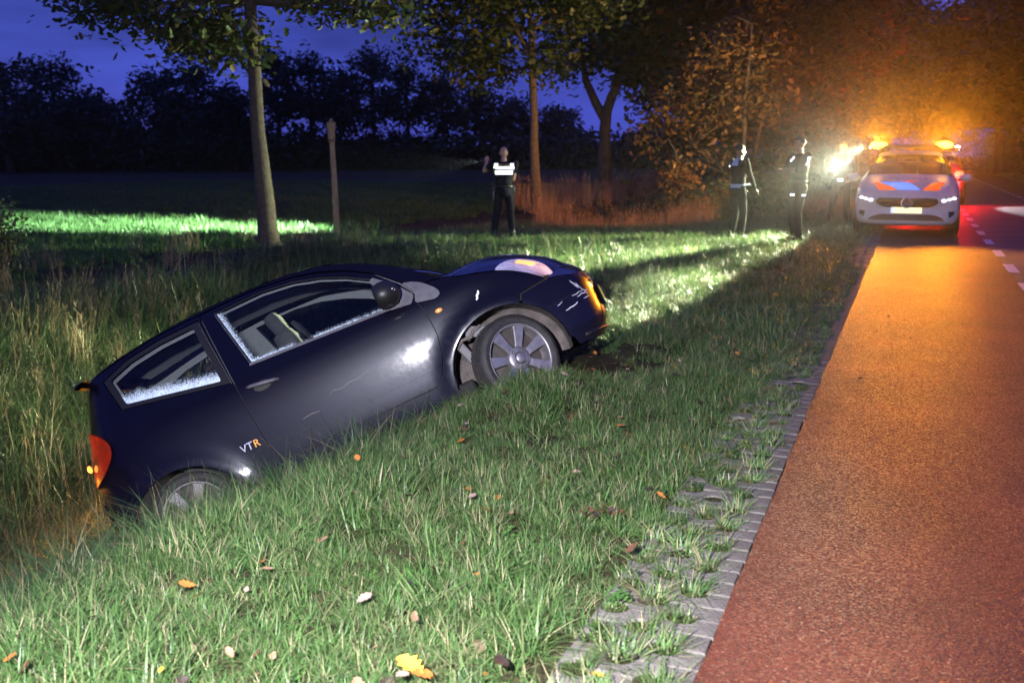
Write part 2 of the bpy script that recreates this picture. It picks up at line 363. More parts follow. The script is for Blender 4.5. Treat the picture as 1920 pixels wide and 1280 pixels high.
def sheet(name, x0, x1, z, mat, label, y0=-12, y1=420, ragged=None):
    ys = axis([(y0, 0, 2), (0, 30, .12 if ragged else .5), (30, 60, 5), (60, y1, 40)])
    xs = [x0, x1] if not ragged else [x0, x0 + .05, x1]
    V = []; F = []; n = len(xs)
    for y in ys:
        for i, x in enumerate(xs):
            dx = 0.0
            if ragged and i == 0: dx = (float(vnoise(0.3, y, 3.1, 9)) - .5) * .012 + (float(vnoise(.7, y, 9, 4)) - .5) * .008
            V.append((x + dx, y, z))
    for j in range(len(ys) - 1):
        for i in range(n - 1): F.append((j * n + i, j * n + i + 1, (j + 1) * n + i + 1, (j + 1) * n + i))
    o = mk(name, V, F, mat); tag(o, label, kind='structure'); return o
bike = sheet('cycle_lane', KX - .012, 1.22, 0.0, M['red_asphalt'], 'red asphalt cycle lane along the verge', ragged=True)
road = sheet('road', 1.22, 3.52, 0.003, M['grey_asphalt'], 'grey asphalt carriageway between the cycle lanes')
bike2 = sheet('cycle_lane', 3.52, 5.3, 0.0, M['red_asphalt'], 'red asphalt cycle lane on the far side')
def dash(x, y, ln, wd, parent):
    j = lambda: random.uniform(-.006, .006)
    V = [(x + j(), y + j(), .008), (x + wd + j(), y + j(), .008), (x + wd + j(), y + ln + j(), .008), (x + j(), y + ln + j(), .008)]
    return mk('lane_dash', V, [(0, 1, 2, 3)], M['paint'], parent, False)
y = 11.7
while y < 60: dash(1.20, y, 1.05, .13, road); y += 2.16
y = 26
while y < 95: dash(3.45, y, 1.05, .13, road); y += 2.16

# pavers: courses across the edge strip, notched for the grass holes
PW = 0.106; HR = 0.046
holes = []
def notch(cx, edge, up):
    pts = []
    for k in range(9):
        a = PI * k / 8
        pts.append((cx + HR * math.cos(a), edge + (HR * .92 * math.sin(a)) * (1 if up else -1)))
    return pts
def paver_mesh(par, x0, x1, hx, gap=.003):
    """outline in (x,y), course from 0 to PW; par says which edge carries which holes"""
    lo = [h for i, h in enumerate(hx) if i % 2 == par]; hi = [h for i, h in enumerate(hx) if i % 2 != par]
    o = [(x1, gap)]                              # start at right-bottom, go left
    o = []
    o.append((x1 - gap, gap))
    for h in sorted(lo, reverse=True): o += notch(h, gap, True)
    o.append((x0 + gap, gap)); o.append((x0 + gap, PW - gap))
    for h in sorted(hi): o += notch(h, PW - gap, False)[::-1]
    o.append((x1 - gap, PW - gap))
    o = o[::-1]                                 # counter-clockwise seen from above
    n = len(o); V = []
    ar = sum(o[i][0] * o[(i + 1) % n][1] - o[(i + 1) % n][0] * o[i][1] for i in range(n))
    if ar < 0: o = o[::-1]
    cx = sum(p[0] for p in o) / n; cyy = sum(p[1] for p in o) / n
    ins = []
    for i in range(n):                          # worn, rounded upper edge
        a = Vector(o[i - 1]); b = Vector(o[i]); c = Vector(o[(i + 1) % n]); t = (c - a); nn = Vector((-t.y, t.x)).normalized()
        ins.append((b.x + nn.x * .005, b.y + nn.y * .005))
    V = [(p[0], p[1], -.07) for p in o] + [(p[0], p[1], -.006) for p in o] + [(p[0], p[1], 0.0) for p in ins]
    F = []
    for i in range(n):
        k = (i + 1) % n; F.append((i, k, n + k, n + i)); F.append((n + i, n + k, 2 * n + k, 2 * n + i))
    F.append(tuple(range(2 * n, 3 * n)))
    return mk('paver', V, F, M['paver'], nolink=True, smooth=False)
HX1 = [-.125, -.235, -.345]; HX2 = [-.455, -.565, -.675]
edging = empty('paver_edging', (KX, 0, 0)); tag(edging, 'strip of notched concrete grass pavers along the red cycle lane', kind='structure')
pm = {(p, r): paver_mesh(p, *(((-.40, 0.0, HX1)) if r == 0 else (-.73, -.40, [h for h in HX2]))) for p in (0, 1) for r in (0, 1)}
far_parts = []
for k in range(int(1.2 / PW), int(40 / PW)):
    yy = k * PW
    for r in (0,):
        par = k % 2 if r == 0 else (k + 1) % 2
        if yy < 13 and (r == 0 or yy < 6.5):
            o = bpy.data.objects.new('paver', pm[(par, r)]); COL.objects.link(o); o.parent = edging
            o.location = (random.uniform(-.004, .004) - .012, yy, -.004 + random.uniform(-.003, .002)); o.rotation_euler = (random.uniform(-.012, .012), random.uniform(-.010, .010), random.uniform(-.012, .012))
        elif r == 0 and yy >= 13:
            me = pm[(par, r)]; far_parts.append(([v.co + Vector((-.012, yy, -.004 + random.uniform(-.004, .003))) for v in me.vertices], [tuple(p.vertices) for p in me.polygons]))
        for i, h in enumerate(HX1 if r == 0 else HX2):
            if (i % 2 == par) and yy < 14: holes.append((KX + h - .012, yy))
Vf, Ff = join_vf(far_parts); o = mk('paver_courses', Vf, Ff, M['paver'], edging, False); o['kind'] = 'stuff'

# ------------------------------------------------------------------ grass (scattered clumps)
def blade(V, F, T, base, az, h, w, lean, curl, tint, seg=4):
    d = Vector((math.cos(az), math.sin(az), 0)); s = Vector((-d.y, d.x, 0)); o = len(V)
    for i in range(seg + 1):
        t = i / seg; p = base + d * (lean * h * t + curl * h * t * t) + Vector((0, 0, h * (t - .35 * abs(curl) * t * t)))
        ww = w * (1 - t**1.8) * .5
        if i == seg: V.append(p); T.append(tint)
        else: V.append(p - s * ww); V.append(p + s * ww); T += [tint, tint]
    for i in range(seg - 1): F.append((o + 2 * i, o + 2 * i + 1, o + 2 * i + 3, o + 2 * i + 2))
    F.append((o + 2 * seg - 2, o + 2 * seg - 1, o + 2 * seg))
def clump(name, n, rad, h0, h1, w0, w1, lean, curl, mat, tint=(0, .6), dry=.08, seg=4):
    V = []; F = []; T = []
    for i in range(n):
        a = random.uniform(0, 2 * PI); r = rad * math.sqrt(random.random()); az = a + random.gauss(0, 1.0)
        tt = random.uniform(.9, 1.0) if random.random() < dry else random.uniform(*tint)
        blade(V, F, T, Vector((r * math.cos(a), r * math.sin(a), -.01)), az, random.uniform(h0, h1), random.uniform(w0, w1), abs(random.gauss(0, lean)), random.gauss(curl, curl * .6), tt, seg)
    me = mk(name, V, F, mat, nolink=True, smooth=True); at_ = me.attributes.new('tint', 'FLOAT', 'POINT'); at_.data.foreach_set('value', T); return me
def clover(name, n, rad):
    V = []; F = []; T = []
    for i in range(n):
        a = random.uniform(0, 2 * PI); r = rad * math.sqrt(random.random()); c = Vector((r * math.cos(a), r * math.sin(a), random.uniform(.012, .045))); rot = random.uniform(0, PI)
        tilt = Vector((random.gauss(0, .25), random.gauss(0, .25), 1)).normalized(); u = tilt.orthogonal().normalized(); w = tilt.cross(u); tt = random.random()
        for k in range(3):
            b = rot + k * 2 * PI / 3; cc = c + (u * math.cos(b) + w * math.sin(b)) * .006; o = len(V)
            for q in range(6):
                e = 2 * PI * q / 6; V.append(cc + (u * math.cos(e) + w * math.sin(e)) * .0055); T.append(tt)
            F.append(tuple(range(o, o + 6)))
    me = mk(name, V, F, M['clover'], nolink=True); at_ = me.attributes.new('tint', 'FLOAT', 'POINT'); at_.data.foreach_set('value', T); return me
def stalks(name, n, rad, h0, h1):
    V = []; F = []; T = []
    for i in range(n):
        a = random.uniform(0, 2 * PI); r = rad * math.sqrt(random.random()); az = random.uniform(0, 2 * PI); h = random.uniform(h0, h1); tt = random.random()
        b = Vector((r * math.cos(a), r * math.sin(a), -.02)); le = abs(random.gauss(0, .16))
        blade(V, F, T, b, az, h, random.uniform(.005, .009), le, random.gauss(.1, .1), tt, 4)
        top = b + Vector((math.cos(az), math.sin(az), 0)) * (le * h) + Vector((0, 0, h * .93))
        for k in range(random.randint(0, 5)):                      # seed head
            blade(V, F, T, top + Vector((0, 0, -random.uniform(0, .22) * h)), random.uniform(0, 2 * PI), random.uniform(.04, .12), .006, random.uniform(.3, .8), .2, tt, 2)
    me = mk(name, V, F, M['straw'], nolink=True); at_ = me.attributes.new('tint', 'FLOAT', 'POINT'); at_.data.foreach_set('value', T); return me
def source_collection(name, meshes):
    c = bpy.data.collections.new(name)
    for i, me in enumerate(meshes):
        o = bpy.data.objects.new('%s_%02d' % (name, i), me); c.objects.link(o)
    return c
def scatter(name, label, cat, pts, rz, tilt, scl, idx, coll):
    """one object: a point per clump, each point carrying an instance"""
    me = bpy.data.meshes.new(name); n = len(pts); me.vertices.add(n); me.vertices.foreach_set('co', np.asarray(pts, np.float32).ravel())
    rot = np.stack([tilt[:, 0], tilt[:, 1], rz], 1).astype(np.float32)
    a = me.attributes.new('rot', 'FLOAT_VECTOR', 'POINT'); a.data.foreach_set('vector', rot.ravel())
    a = me.attributes.new('scl', 'FLOAT', 'POINT'); a.data.foreach_set('value', np.asarray(scl, np.float32))
    a = me.attributes.new('idx', 'INT', 'POINT'); a.data.foreach_set('value', np.asarray(idx, np.int32))
    o = link(name, me); tag(o, label, cat, kind='stuff')
    g = bpy.data.node_groups.new(name + '_nodes', 'GeometryNodeTree'); g.interface.new_socket('Geometry', in_out='INPUT', socket_type='NodeSocketGeometry'); g.interface.new_socket('Geometry', in_out='OUTPUT', socket_type='NodeSocketGeometry')
    gi = g.nodes.new('NodeGroupInput'); go = g.nodes.new('NodeGroupOutput'); ci = g.nodes.new('GeometryNodeCollectionInfo'); ci.inputs['Collection'].default_value = coll; ci.inputs['Separate Children'].default_value = True; ci.inputs['Reset Children'].default_value = True
    ip = g.nodes.new('GeometryNodeInstanceOnPoints'); ip.inputs['Pick Instance'].default_value = True
    def na(nm, ty):
        x = g.nodes.new('GeometryNodeInputNamedAttribute'); x.data_type = ty; x.inputs['Name'].default_value = nm; return [s_ for s_ in x.outputs if s_.enabled and s_.name == 'Attribute'][0]
    e2r = g.nodes.new('FunctionNodeEulerToRotation')
    g.links.new(gi.outputs[0], ip.inputs['Points']); g.links.new(ci.outputs[0], ip.inputs['Instance']); g.links.new(na('idx', 'INT'), ip.inputs['Instance Index'])
    g.links.new(na('rot', 'FLOAT_VECTOR'), e2r.inputs[0]); g.links.new(e2r.outputs[0], ip.inputs['Rotation']); g.links.new(na('scl', 'FLOAT'), ip.inputs['Scale']); g.links.new(ip.outputs[0], go.inputs[0])
    md = o.modifiers.new('scatter', 'NODES'); md.node_group = g
    return o
def spread(x0, x1, y0, y1, dens, mask=None):
    n = int((x1 - x0) * (y1 - y0) * dens); X = rng.uniform(x0, x1, n); Y = rng.uniform(y0, y1, n)
    if mask is not None:
        k = rng.random(n) < mask(X, Y); X = X[k]; Y = Y[k]
    return X, Y

CMI = np.array(CAR_M.inverted())
def under_car(X, Y, Z):
    P = np.stack([X, Y, Z + .06, np.ones_like(X)], 0); q = CMI @ P
    return (q[0] > -.66) & (q[0] < 2.95) & (np.abs(q[1]) < .80) & (q[2] > -.05)
COLS = {}
COLS['verge'] = source_collection('verge_clump', [clump('verge_clump', 28, .055, .035, .105, .0028, .0055, .55, .6, M['grass'], dry=.07) for i in range(5)]
        + [clump('verge_clump', 22, .05, .06, .155, .003, .006, .45, .7, M['grass'], tint=(.1, .7), dry=.12) for i in range(3)]
        + [clump('verge_clump', 22, .06, .04, .10, .003, .005, .7, .6, M['grass'], tint=(.4, .7), dry=.45) for i in range(2)] + [clover('verge_clump', 16, .06)])
COLS['tuft'] = source_collection('paver_tuft', [clump('paver_tuft', 80, .050, .025, .070, .003, .0055, .85, .6, M['grass'], tint=(.2, .8), dry=.16) for i in range(4)] + [clover('paver_tuft', 30, .04)])
COLS['long'] = source_collection('long_clump', [clump('long_clump', 26, .10, .25, .62, .005, .010, .25, .75, M['grass_long'], dry=.15, seg=6) for i in range(5)] + [clump('long_clump', 30, .13, .15, .38, .005, .009, .5, .8, M['grass_long'], dry=.25, seg=5) for i in range(3)])
COLS['straw'] = source_collection('dry_stalk_clump', [stalks('dry_stalk_clump', 16, .16, .45, 1.05) for i in range(5)])
COLS['field'] = source_collection('field_clump', [clump('field_clump', 40, .22, .06, .17, .010, .018, .35, .4, M['field'], dry=.03, seg=3) for i in range(4)])

BARE = [(at_ground(px, py, -.03), r) for px, py, r in ((768, 948, .11), (800, 925, .07), (990, 828, .10), (1060, 790, .08), (1185, 690, .16), (1240, 655, .18), (1130, 965, .07), (1000, 1180, .06), (640, 1010, .06), (1290, 780, .10))]
def verge_mask(X, Y):
    edge = KX - .36 + .10 * sst(3.0, 7, Y) + (vnoise(X, Y, 4, 21) - .5) * .22 + .04 * sst(8, 14, Y)
    m_ = sst(0, -.16, X - edge)
    bare = sst(.20, .36, vnoise(X, Y, 1.5, 8) * .7 + vnoise(X, Y, 6, 2) * .3)
    for p, r in BARE: bare = bare * (1 - .95 * np.exp(-(((X - p.x) / r)**2 + ((Y - p.y) / (r * 1.3))**2)**1.5))
    bare = np.maximum(bare, sst(KX - 1.0, KX - .75, X))
    return m_ * (.12 + .88 * bare)
def put(name, label, cat, parts, coll, tilt_s=.15):
    X = np.concatenate([p[0] for p in parts]); Y = np.concatenate([p[1] for p in parts]); sc = np.concatenate([p[2] for p in parts]); ix = np.concatenate([p[3] for p in parts])
    Z = np.concatenate([p[4] if len(p) > 4 else terr(p[0], p[1]) for p in parts])
    k = ~under_car(X, Y, Z); X, Y, Z, sc, ix = X[k], Y[k], Z[k], sc[k], ix[k]
    n = len(X); return scatter(name, label, cat, np.stack([X, Y, Z], 1), rng.uniform(0, 2 * PI, n), rng.normal(0, tilt_s, (n, 2)), sc, ix, coll)
def sel(n, w): w = np.array(w, float); return rng.choice(len(w), n, p=w / w.sum())
WV = [1, 1, 1, 1, 1, .6, .6, .6, .7, .7, .35]
parts = []
X, Y = spread(-4.6, KX - .1, 1.2, 7.5, 560, verge_mask); n = len(X); parts.append((X, Y, rng.uniform(.5, 1.0, n) * (.62 + .75 * vnoise(X, Y, 2.3, 44)) * (1 + .35 * sst(-2.2, -3.2, X)), sel(n, WV)))
X, Y = spread(-6, KX - .1, 7.5, 13.5, 240, verge_mask); n = len(X); parts.append((X, Y, rng.uniform(.8, 1.4, n), sel(n, WV)))
X, Y = spread(-9.5, KX - .1, 13.5, 24, 110, lambda x, y: verge_mask(x, y) * sst(-9.5, -8.5, x)); n = len(X); parts.append((X, Y, rng.uniform(1.0, 1.8, n), sel(n, WV)))
X, Y = spread(-4.5, KX - .1, 24, 46, 25); n = len(X); parts.append((X, Y, rng.uniform(1.6, 2.6, n), sel(n, WV)))
X, Y = spread(5.4, 9, 20, 90, 8); n = len(X); parts.append((X, Y, rng.uniform(1.6, 2.6, n), sel(n, WV)))
H = np.array(holes); H = H[rng.random(len(H)) < .97]; n = len(H); H = np.repeat(H, 2, 0) + rng.normal(0, .014, (n * 2, 2)); n = len(H)
put('paver_tufts', 'small grass tufts growing in the paver holes', 'grass', [(H[:, 0], H[:, 1], rng.uniform(.7, 1.25, n), sel(n, [1, 1, 1, 1, .35]), np.full(n, -.010))], COLS['tuft'])
put('verge_grass', 'ragged green grass covering the roadside verge', 'grass', parts, COLS['verge'])
# long grass in the ditch
def ditch_mask(X, Y):
    return sst(0.05, -.5, X - np.interp(Y, [0, 2.8, 4.2, 5.2, 6.2, 7.5, 10], [-2.62, -2.62, -2.50, -2.40, -2.42, -2.40, -2.5])) * (1 - .85 * sst(10.5, 13.5, Y - .36 * np.clip(-2.5 - X, 0, 7)))
X, Y = spread(-9.5, -2.0, .5, 16, 85, ditch_mask); n = len(X)
put('ditch_grass', 'long overhanging grass filling the roadside ditch', 'grass', [(X, Y, rng.uniform(.6, 1.15, n) * np.interp(X, [-9, -4.5, -3.2, -2.2], [1, .85, .55, .4]), sel(n, [1, 1, 1, 1, 1, 1, 1, 1]))], COLS['long'], .22)
# dry stalks on the far bank and below the trees
P2 = []
X, Y = spread(-11.5, -8.3, 3, 17.5, 6, lambda x, y: (.25 + .75 * sst(.4, .65, vnoise(x, y, .9, 31))) * sst(15.4, 14.4, y + (x + 9) * .3)); n = len(X); P2.append((X, Y, rng.uniform(.35, .72, n), sel(n, [1] * 5)))
X, Y = spread(-8.3, -5.5, 4, 12, 1.2); n = len(X); P2.append((X, Y, rng.uniform(.6, 1.0, n), sel(n, [1] * 5)))
X, Y = spread(-10.8, -4.4, 21.2, 27, 16, lambda x, y: sst(21.3, 22.2, y - .25 * (x + 8)) * (x > -.372 * y)); n = len(X); P2.append((X, Y, rng.uniform(.4, .85, n) * (.6 + .7 * vnoise(X, Y, .8, 61)), sel(n, [1] * 5)))
X, Y = spread(-11, -9.2, 26, 45, 7); n = len(X); P2.append((X, Y, rng.uniform(.8, 1.2, n), sel(n, [1] * 5)))
put('dry_grass', 'tall dry straw coloured grass along the ditch edge', 'grass', P2, COLS['straw'], .12)
X, Y = spread(-40, -10, 6, 50, 15, lambda x, y: sst(-10.2, -11.5, x)); n = len(X); P3 = [(X, Y, rng.uniform(.8, 1.3, n), sel(n, [1] * 4))]
put('field_grass', 'short even grass of the dark meadow behind the ditch', 'grass', P3, COLS['field'], .1)

# ------------------------------------------------------------------ the ditched car
M['car_paint'] = pbr('dark_blue_paint', (.0018, .0018, .005), .40, 0.0, .3, 1.0, .06)
def dusty_paint():
    """dark blue-black paint under clear coat, with a thin film of road dust in patches"""
    mt, t, b = nodes('dusty_dark_paint'); tcn = t.nodes.new('ShaderNodeTexCoord')
    b.inputs['Metallic'].default_value = .0; b.inputs['Roughness'].default_value = .36; b.inputs['Specular IOR Level'].default_value = .15
    b.inputs['Coat Weight'].default_value = .36; b.inputs['Coat Roughness'].default_value = .16; b.inputs['Specular Tint'].default_value = (.86, .88, 1, 1)
    n = t.nodes.new('ShaderNodeTexNoise'); n.inputs['Scale'].default_value = 2.6; n.inputs['Detail'].default_value = 8; n.inputs['Roughness'].default_value = .6; t.links.new(tcn.outputs['Object'], n.inputs['Vector'])
    sx = t.nodes.new('ShaderNodeSeparateXYZ'); t.links.new(tcn.outputs['Object'], sx.inputs[0])
    mr = t.nodes.new('ShaderNodeMapRange'); mr.inputs['From Min'].default_value = .95; mr.inputs['From Max'].default_value = .25; t.links.new(sx.outputs['Z'], mr.inputs['Value'])
    mu = t.nodes.new('ShaderNodeMath'); mu.operation = 'MULTIPLY'; t.links.new(n.outputs['Fac'], mu.inputs[0]); t.links.new(mr.outputs['Result'], mu.inputs[1])
    r = t.nodes.new('ShaderNodeValToRGB'); r.color_ramp.elements[0].color = (.0012, .0012, .005, 1); r.color_ramp.elements[1].color = (.009, .009, .020, 1); r.color_ramp.elements[0].position = .12; r.color_ramp.elements[1].position = .62
    t.links.new(mu.outputs[0], r.inputs['Fac']); t.links.new(r.outputs['Color'], b.inputs['Base Color'])
    n2 = t.nodes.new('ShaderNodeTexNoise'); n2.inputs['Scale'].default_value = 38; n2.inputs['Detail'].default_value = 6; t.links.new(tcn.outputs['Object'], n2.inputs['Vector'])
    m2 = t.nodes.new('ShaderNodeMapRange'); m2.inputs['To Min'].default_value = .06; m2.inputs['To Max'].default_value = .15; t.links.new(n2.outputs['Fac'], m2.inputs['Value']); t.links.new(m2.outputs['Result'], b.inputs['Coat Roughness'])
    return mt
M['paint_side'] = dusty_paint()
M['car_black'] = pbr('black_plastic', (.008, .008, .009), .45, spec=.4, bump=.1, bscale=300)
M['car_grey'] = pbr('grey_plastic', (.075, .072, .085), .55, var=.25, vscale=20, bump=.15, bscale=400)
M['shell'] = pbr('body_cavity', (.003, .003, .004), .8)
M['liner'] = pbr('dusty_arch_liner', (.060, .048, .044), .85, vscale=12, bump=.5, bscale=70, col2=(.16, .135, .13))
M['tyre'] = pbr('tyre_rubber', (.008, .008, .009), .7, var=.35, vscale=25, bump=.3, bscale=160, col2=(.026, .023, .023))
M['rim'] = pbr('dull_alloy', (.36, .34, .36), .42, .75, vscale=18, col2=(.24, .22, .23), bump=.1, bscale=120)
M['rim_dark'] = pbr('dark_wheel_parts', (.02, .018, .018), .7, vscale=20, col2=(.07, .055, .05))  # one dark mottled tone for the disc behind the spokes and the bolts
M['glass_dew'] = glassmat('dewy_side_glass', (.90, .94, .94), True)
M['glass'] = glassmat('window_glass', (.88, .92, .92))
M['trim_light'] = pbr('light_trim_fabric', (.115, .12, .13), .85, var=.1, vscale=30)
M['seat'] = pbr('dark_seat_fabric', (.018, .018, .022), .9, var=.3, vscale=40)
M['seat_grey'] = pbr('grey_headrest', (.16, .17, .18), .85, var=.2, vscale=30)
M['red_lens'] = pbr('red_lens', (.34, .010, .004), .15, coat=1.0, vscale=9, col2=(.20, .006, .003))
M['amber_lit'] = pbr('lit_indicator', (.8, .30, .04), .2, coat=1.0, emit=(1.0, .42, .06), estr=2.2)
M['amber_lens'] = pbr('amber_lens', (.75, .28, .06), .15, coat=1.0)
M['lamp_glass'] = pbr('scuffed_lamp_lens', (.72, .70, .72), .22, .0, .6, 1.0, .05, var=.35, vscale=14)
M['chrome'] = pbr('chrome', (.7, .7, .7), .12, 1.0)
M['scratch'] = pbr('bare_scratch', (.62, .62, .64), .5, var=.3, vscale=60)
M['blue_badge'] = pbr('badge_metal', (.75, .75, .78), .25, .9)
M['badge_orange'] = pbr('badge_orange', (.80, .32, .03), .3)

Bz = spl([.16, .24, .34, .46, .58, .70, .80, .88, .94, 1.0, 1.1, 1.25, 1.38, 1.46, 1.54], [.775, .796, .812, .822, .828, .829, .822, .808, .787, .764, .722, .660, .598, .552, .48])
FAX, RAX = 2.205, -.07
def lean_f(z): return np.clip(z - .60, 0, None)**1.3 * .55 + np.clip(.34 - z, 0, None) * .5
def lean_r(z): return -np.clip(z - .72, 0, None) * .22 - np.clip(.40 - z, 0, None) * .25
def Ys(x, z):
    x = np.asarray(x, float); z = np.asarray(z, float)
    tf = np.clip((x + lean_f(z) - 1.95) / 1.01, 0, .999); tr = np.clip((.2 - (x + lean_r(z))) / .92, 0, .999)
    y = Bz(z) * (1 - tf**3.2)**(1 / 2.4) * (1 - tr**4)**.25
    rf = np.sqrt(((x - 2.19) / .415)**2 + ((z - .285) / .375)**2); rr = np.sqrt(((x + .10) / .40)**2 + ((z - .225) / .365)**2)
    y = y + .030 * np.exp(-((rf - .98) / .20)**2) + .028 * np.exp(-((rr - .98) / .22)**2)
    return y
def Yn(x, z, s):
    e = 1e-3; dx = (Ys(x + e, z) - Ys(x - e, z)) / (2 * e); dz = (Ys(x, z + e) - Ys(x, z - e)) / (2 * e)
    n = np.stack([-dx, np.full_like(dx, 1.0), -dz], -1); n /= np.linalg.norm(n, axis=-1, keepdims=True); n[..., 1] *= s; return n
def set_normals(me, normals):
    me.normals_split_custom_set_from_vertices([tuple(v) for v in normals])
def panel(name, outline, s, mat, parent, holes=(), off=0.0, step=.045, flange=.014, dewf=None, rnd=0.0, smooth_fl=False):
    """body panel on the flank: outline in car (x,z); s=-1 right side, +1 left side; edges folded inwards"""
    if rnd: outline = roundpoly(outline, rnd)
    P, T, LP = cdt(outline, holes, step)
    P = np.array(P); Nn = Yn(P[:, 0], P[:, 1], s); Q = np.stack([P[:, 0], s * Ys(P[:, 0], P[:, 1]), P[:, 1]], 1) + Nn * off
    V = Q.tolist(); NN = Nn.tolist(); F = []
    for t in T:
        a, b, c = (Vector(V[i]) for i in t[:3]); nn = (b - a).cross(c - a)
        F.append(t if nn.y * s > 0 else tuple(reversed(t)))
    if flange:
        for l in LP:
            o = len(V); m_ = len(l)
            for i, vi in enumerate(l):
                V.append(V[vi]); V.append((Vector(V[vi]) - Vector(NN[vi]) * flange)[:])
                a = Vector(V[l[i - 1]]); b = Vector(V[l[(i + 1) % m_]]); en = (b - a).cross(Vector(NN[vi])); en = en.normalized() if en.length else Vector((0, 0, 1))
                NN.append(en[:]); NN.append(en[:])
            for i in range(m_):
                k = (i + 1) % m_; F.append((o + 2 * i, o + 2 * k, o + 2 * k + 1, o + 2 * i + 1))
    ob = mk(name, V, F, mat, parent, True)
    set_normals(ob.data, NN)
    if dewf is not None:
        at_ = ob.data.attributes.new('dew', 'FLOAT', 'POINT'); at_.data.foreach_set('value', [dewf(v[0], v[2]) for v in V])
    return ob
def arc(cx, cz, rx, rz, a0, a1, n=14):
    return [(cx + rx * math.cos(math.radians(a0 + (a1 - a0) * i / n)), cz + rz * math.sin(math.radians(a0 + (a1 - a0) * i / n))) for i in range(n + 1)]
def grow(poly, d):
    """offset a polygon outwards by d (d<0 inwards)"""
    n = len(poly); ar = sum(poly[i][0] * poly[(i + 1) % n][1] - poly[(i + 1) % n][0] * poly[i][1] for i in range(n)); sg = 1 if ar > 0 else -1; o = []
    for i in range(n):
        a = Vector(poly[i - 1]); p = Vector(poly[i]); b = Vector(poly[(i + 1) % n]); e1 = (p - a).normalized(); e2 = (b - p).normalized()
        n1 = Vector((e1.y, -e1.x)) * sg; n2 = Vector((e2.y, -e2.x)) * sg; bis = n1 + n2
        if bis.length < 1e-4: o.append((p + n1 * d)[:]); continue
        bis.normalize(); k = d / max(.35, bis.dot(n1)); o.append((p.x + bis.x * k, p.y + bis.y * k))
    return o
# outlines (x, z)
roof_edge = [(1.985, .985), (1.88, 1.085), (1.76, 1.178), (1.62, 1.275), (1.46, 1.362), (1.28, 1.425), (1.08, 1.465), (.84, 1.490), (.58, 1.500), (.32, 1.494), (.06, 1.472), (-.18, 1.440), (-.46, 1.385)]
tail_edge = [(-.50, 1.31), (-.53, 1.16), (-.555, 1.03), (-.59, .90), (-.615, .78), (-.632, .64)]
dwin = [(.505, 1.446), (.63, 1.000), (1.62, .935), (1.80, .935), (1.70, 1.06), (1.575, 1.182), (1.42, 1.280), (1.25, 1.360), (1.07, 1.416), (.85, 1.449)]
dglass = [(.505, 1.446), (.63, 1.000), (1.605, .936), (1.560, 1.190), (1.42, 1.280), (1.25, 1.360), (1.07, 1.416), (.85, 1.449)]
qwin = [(-.345, 1.335), (-.262, 1.096), (.472, .940), (.385, 1.442), (.10, 1.434), (-.14, 1.402)]
qglass = [(-.292, 1.318), (-.222, 1.118), (.415, .982), (.345, 1.410), (.10, 1.402), (-.12, 1.372)]
rear_shut = [(.408, 1.472), (.487, .930), (.508, .70), (.532, .49), (.555, .40), (.60, .345)]
front_shut = [(1.665, .345), (1.735, .40), (1.790, .52), (1.812, .66), (1.805, .80), (1.775, .925)]
top_line = [(1.60, 1.205), (1.44, 1.310), (1.26, 1.388), (1.07, 1.441), (.84, 1.471), (.60, 1.479)]
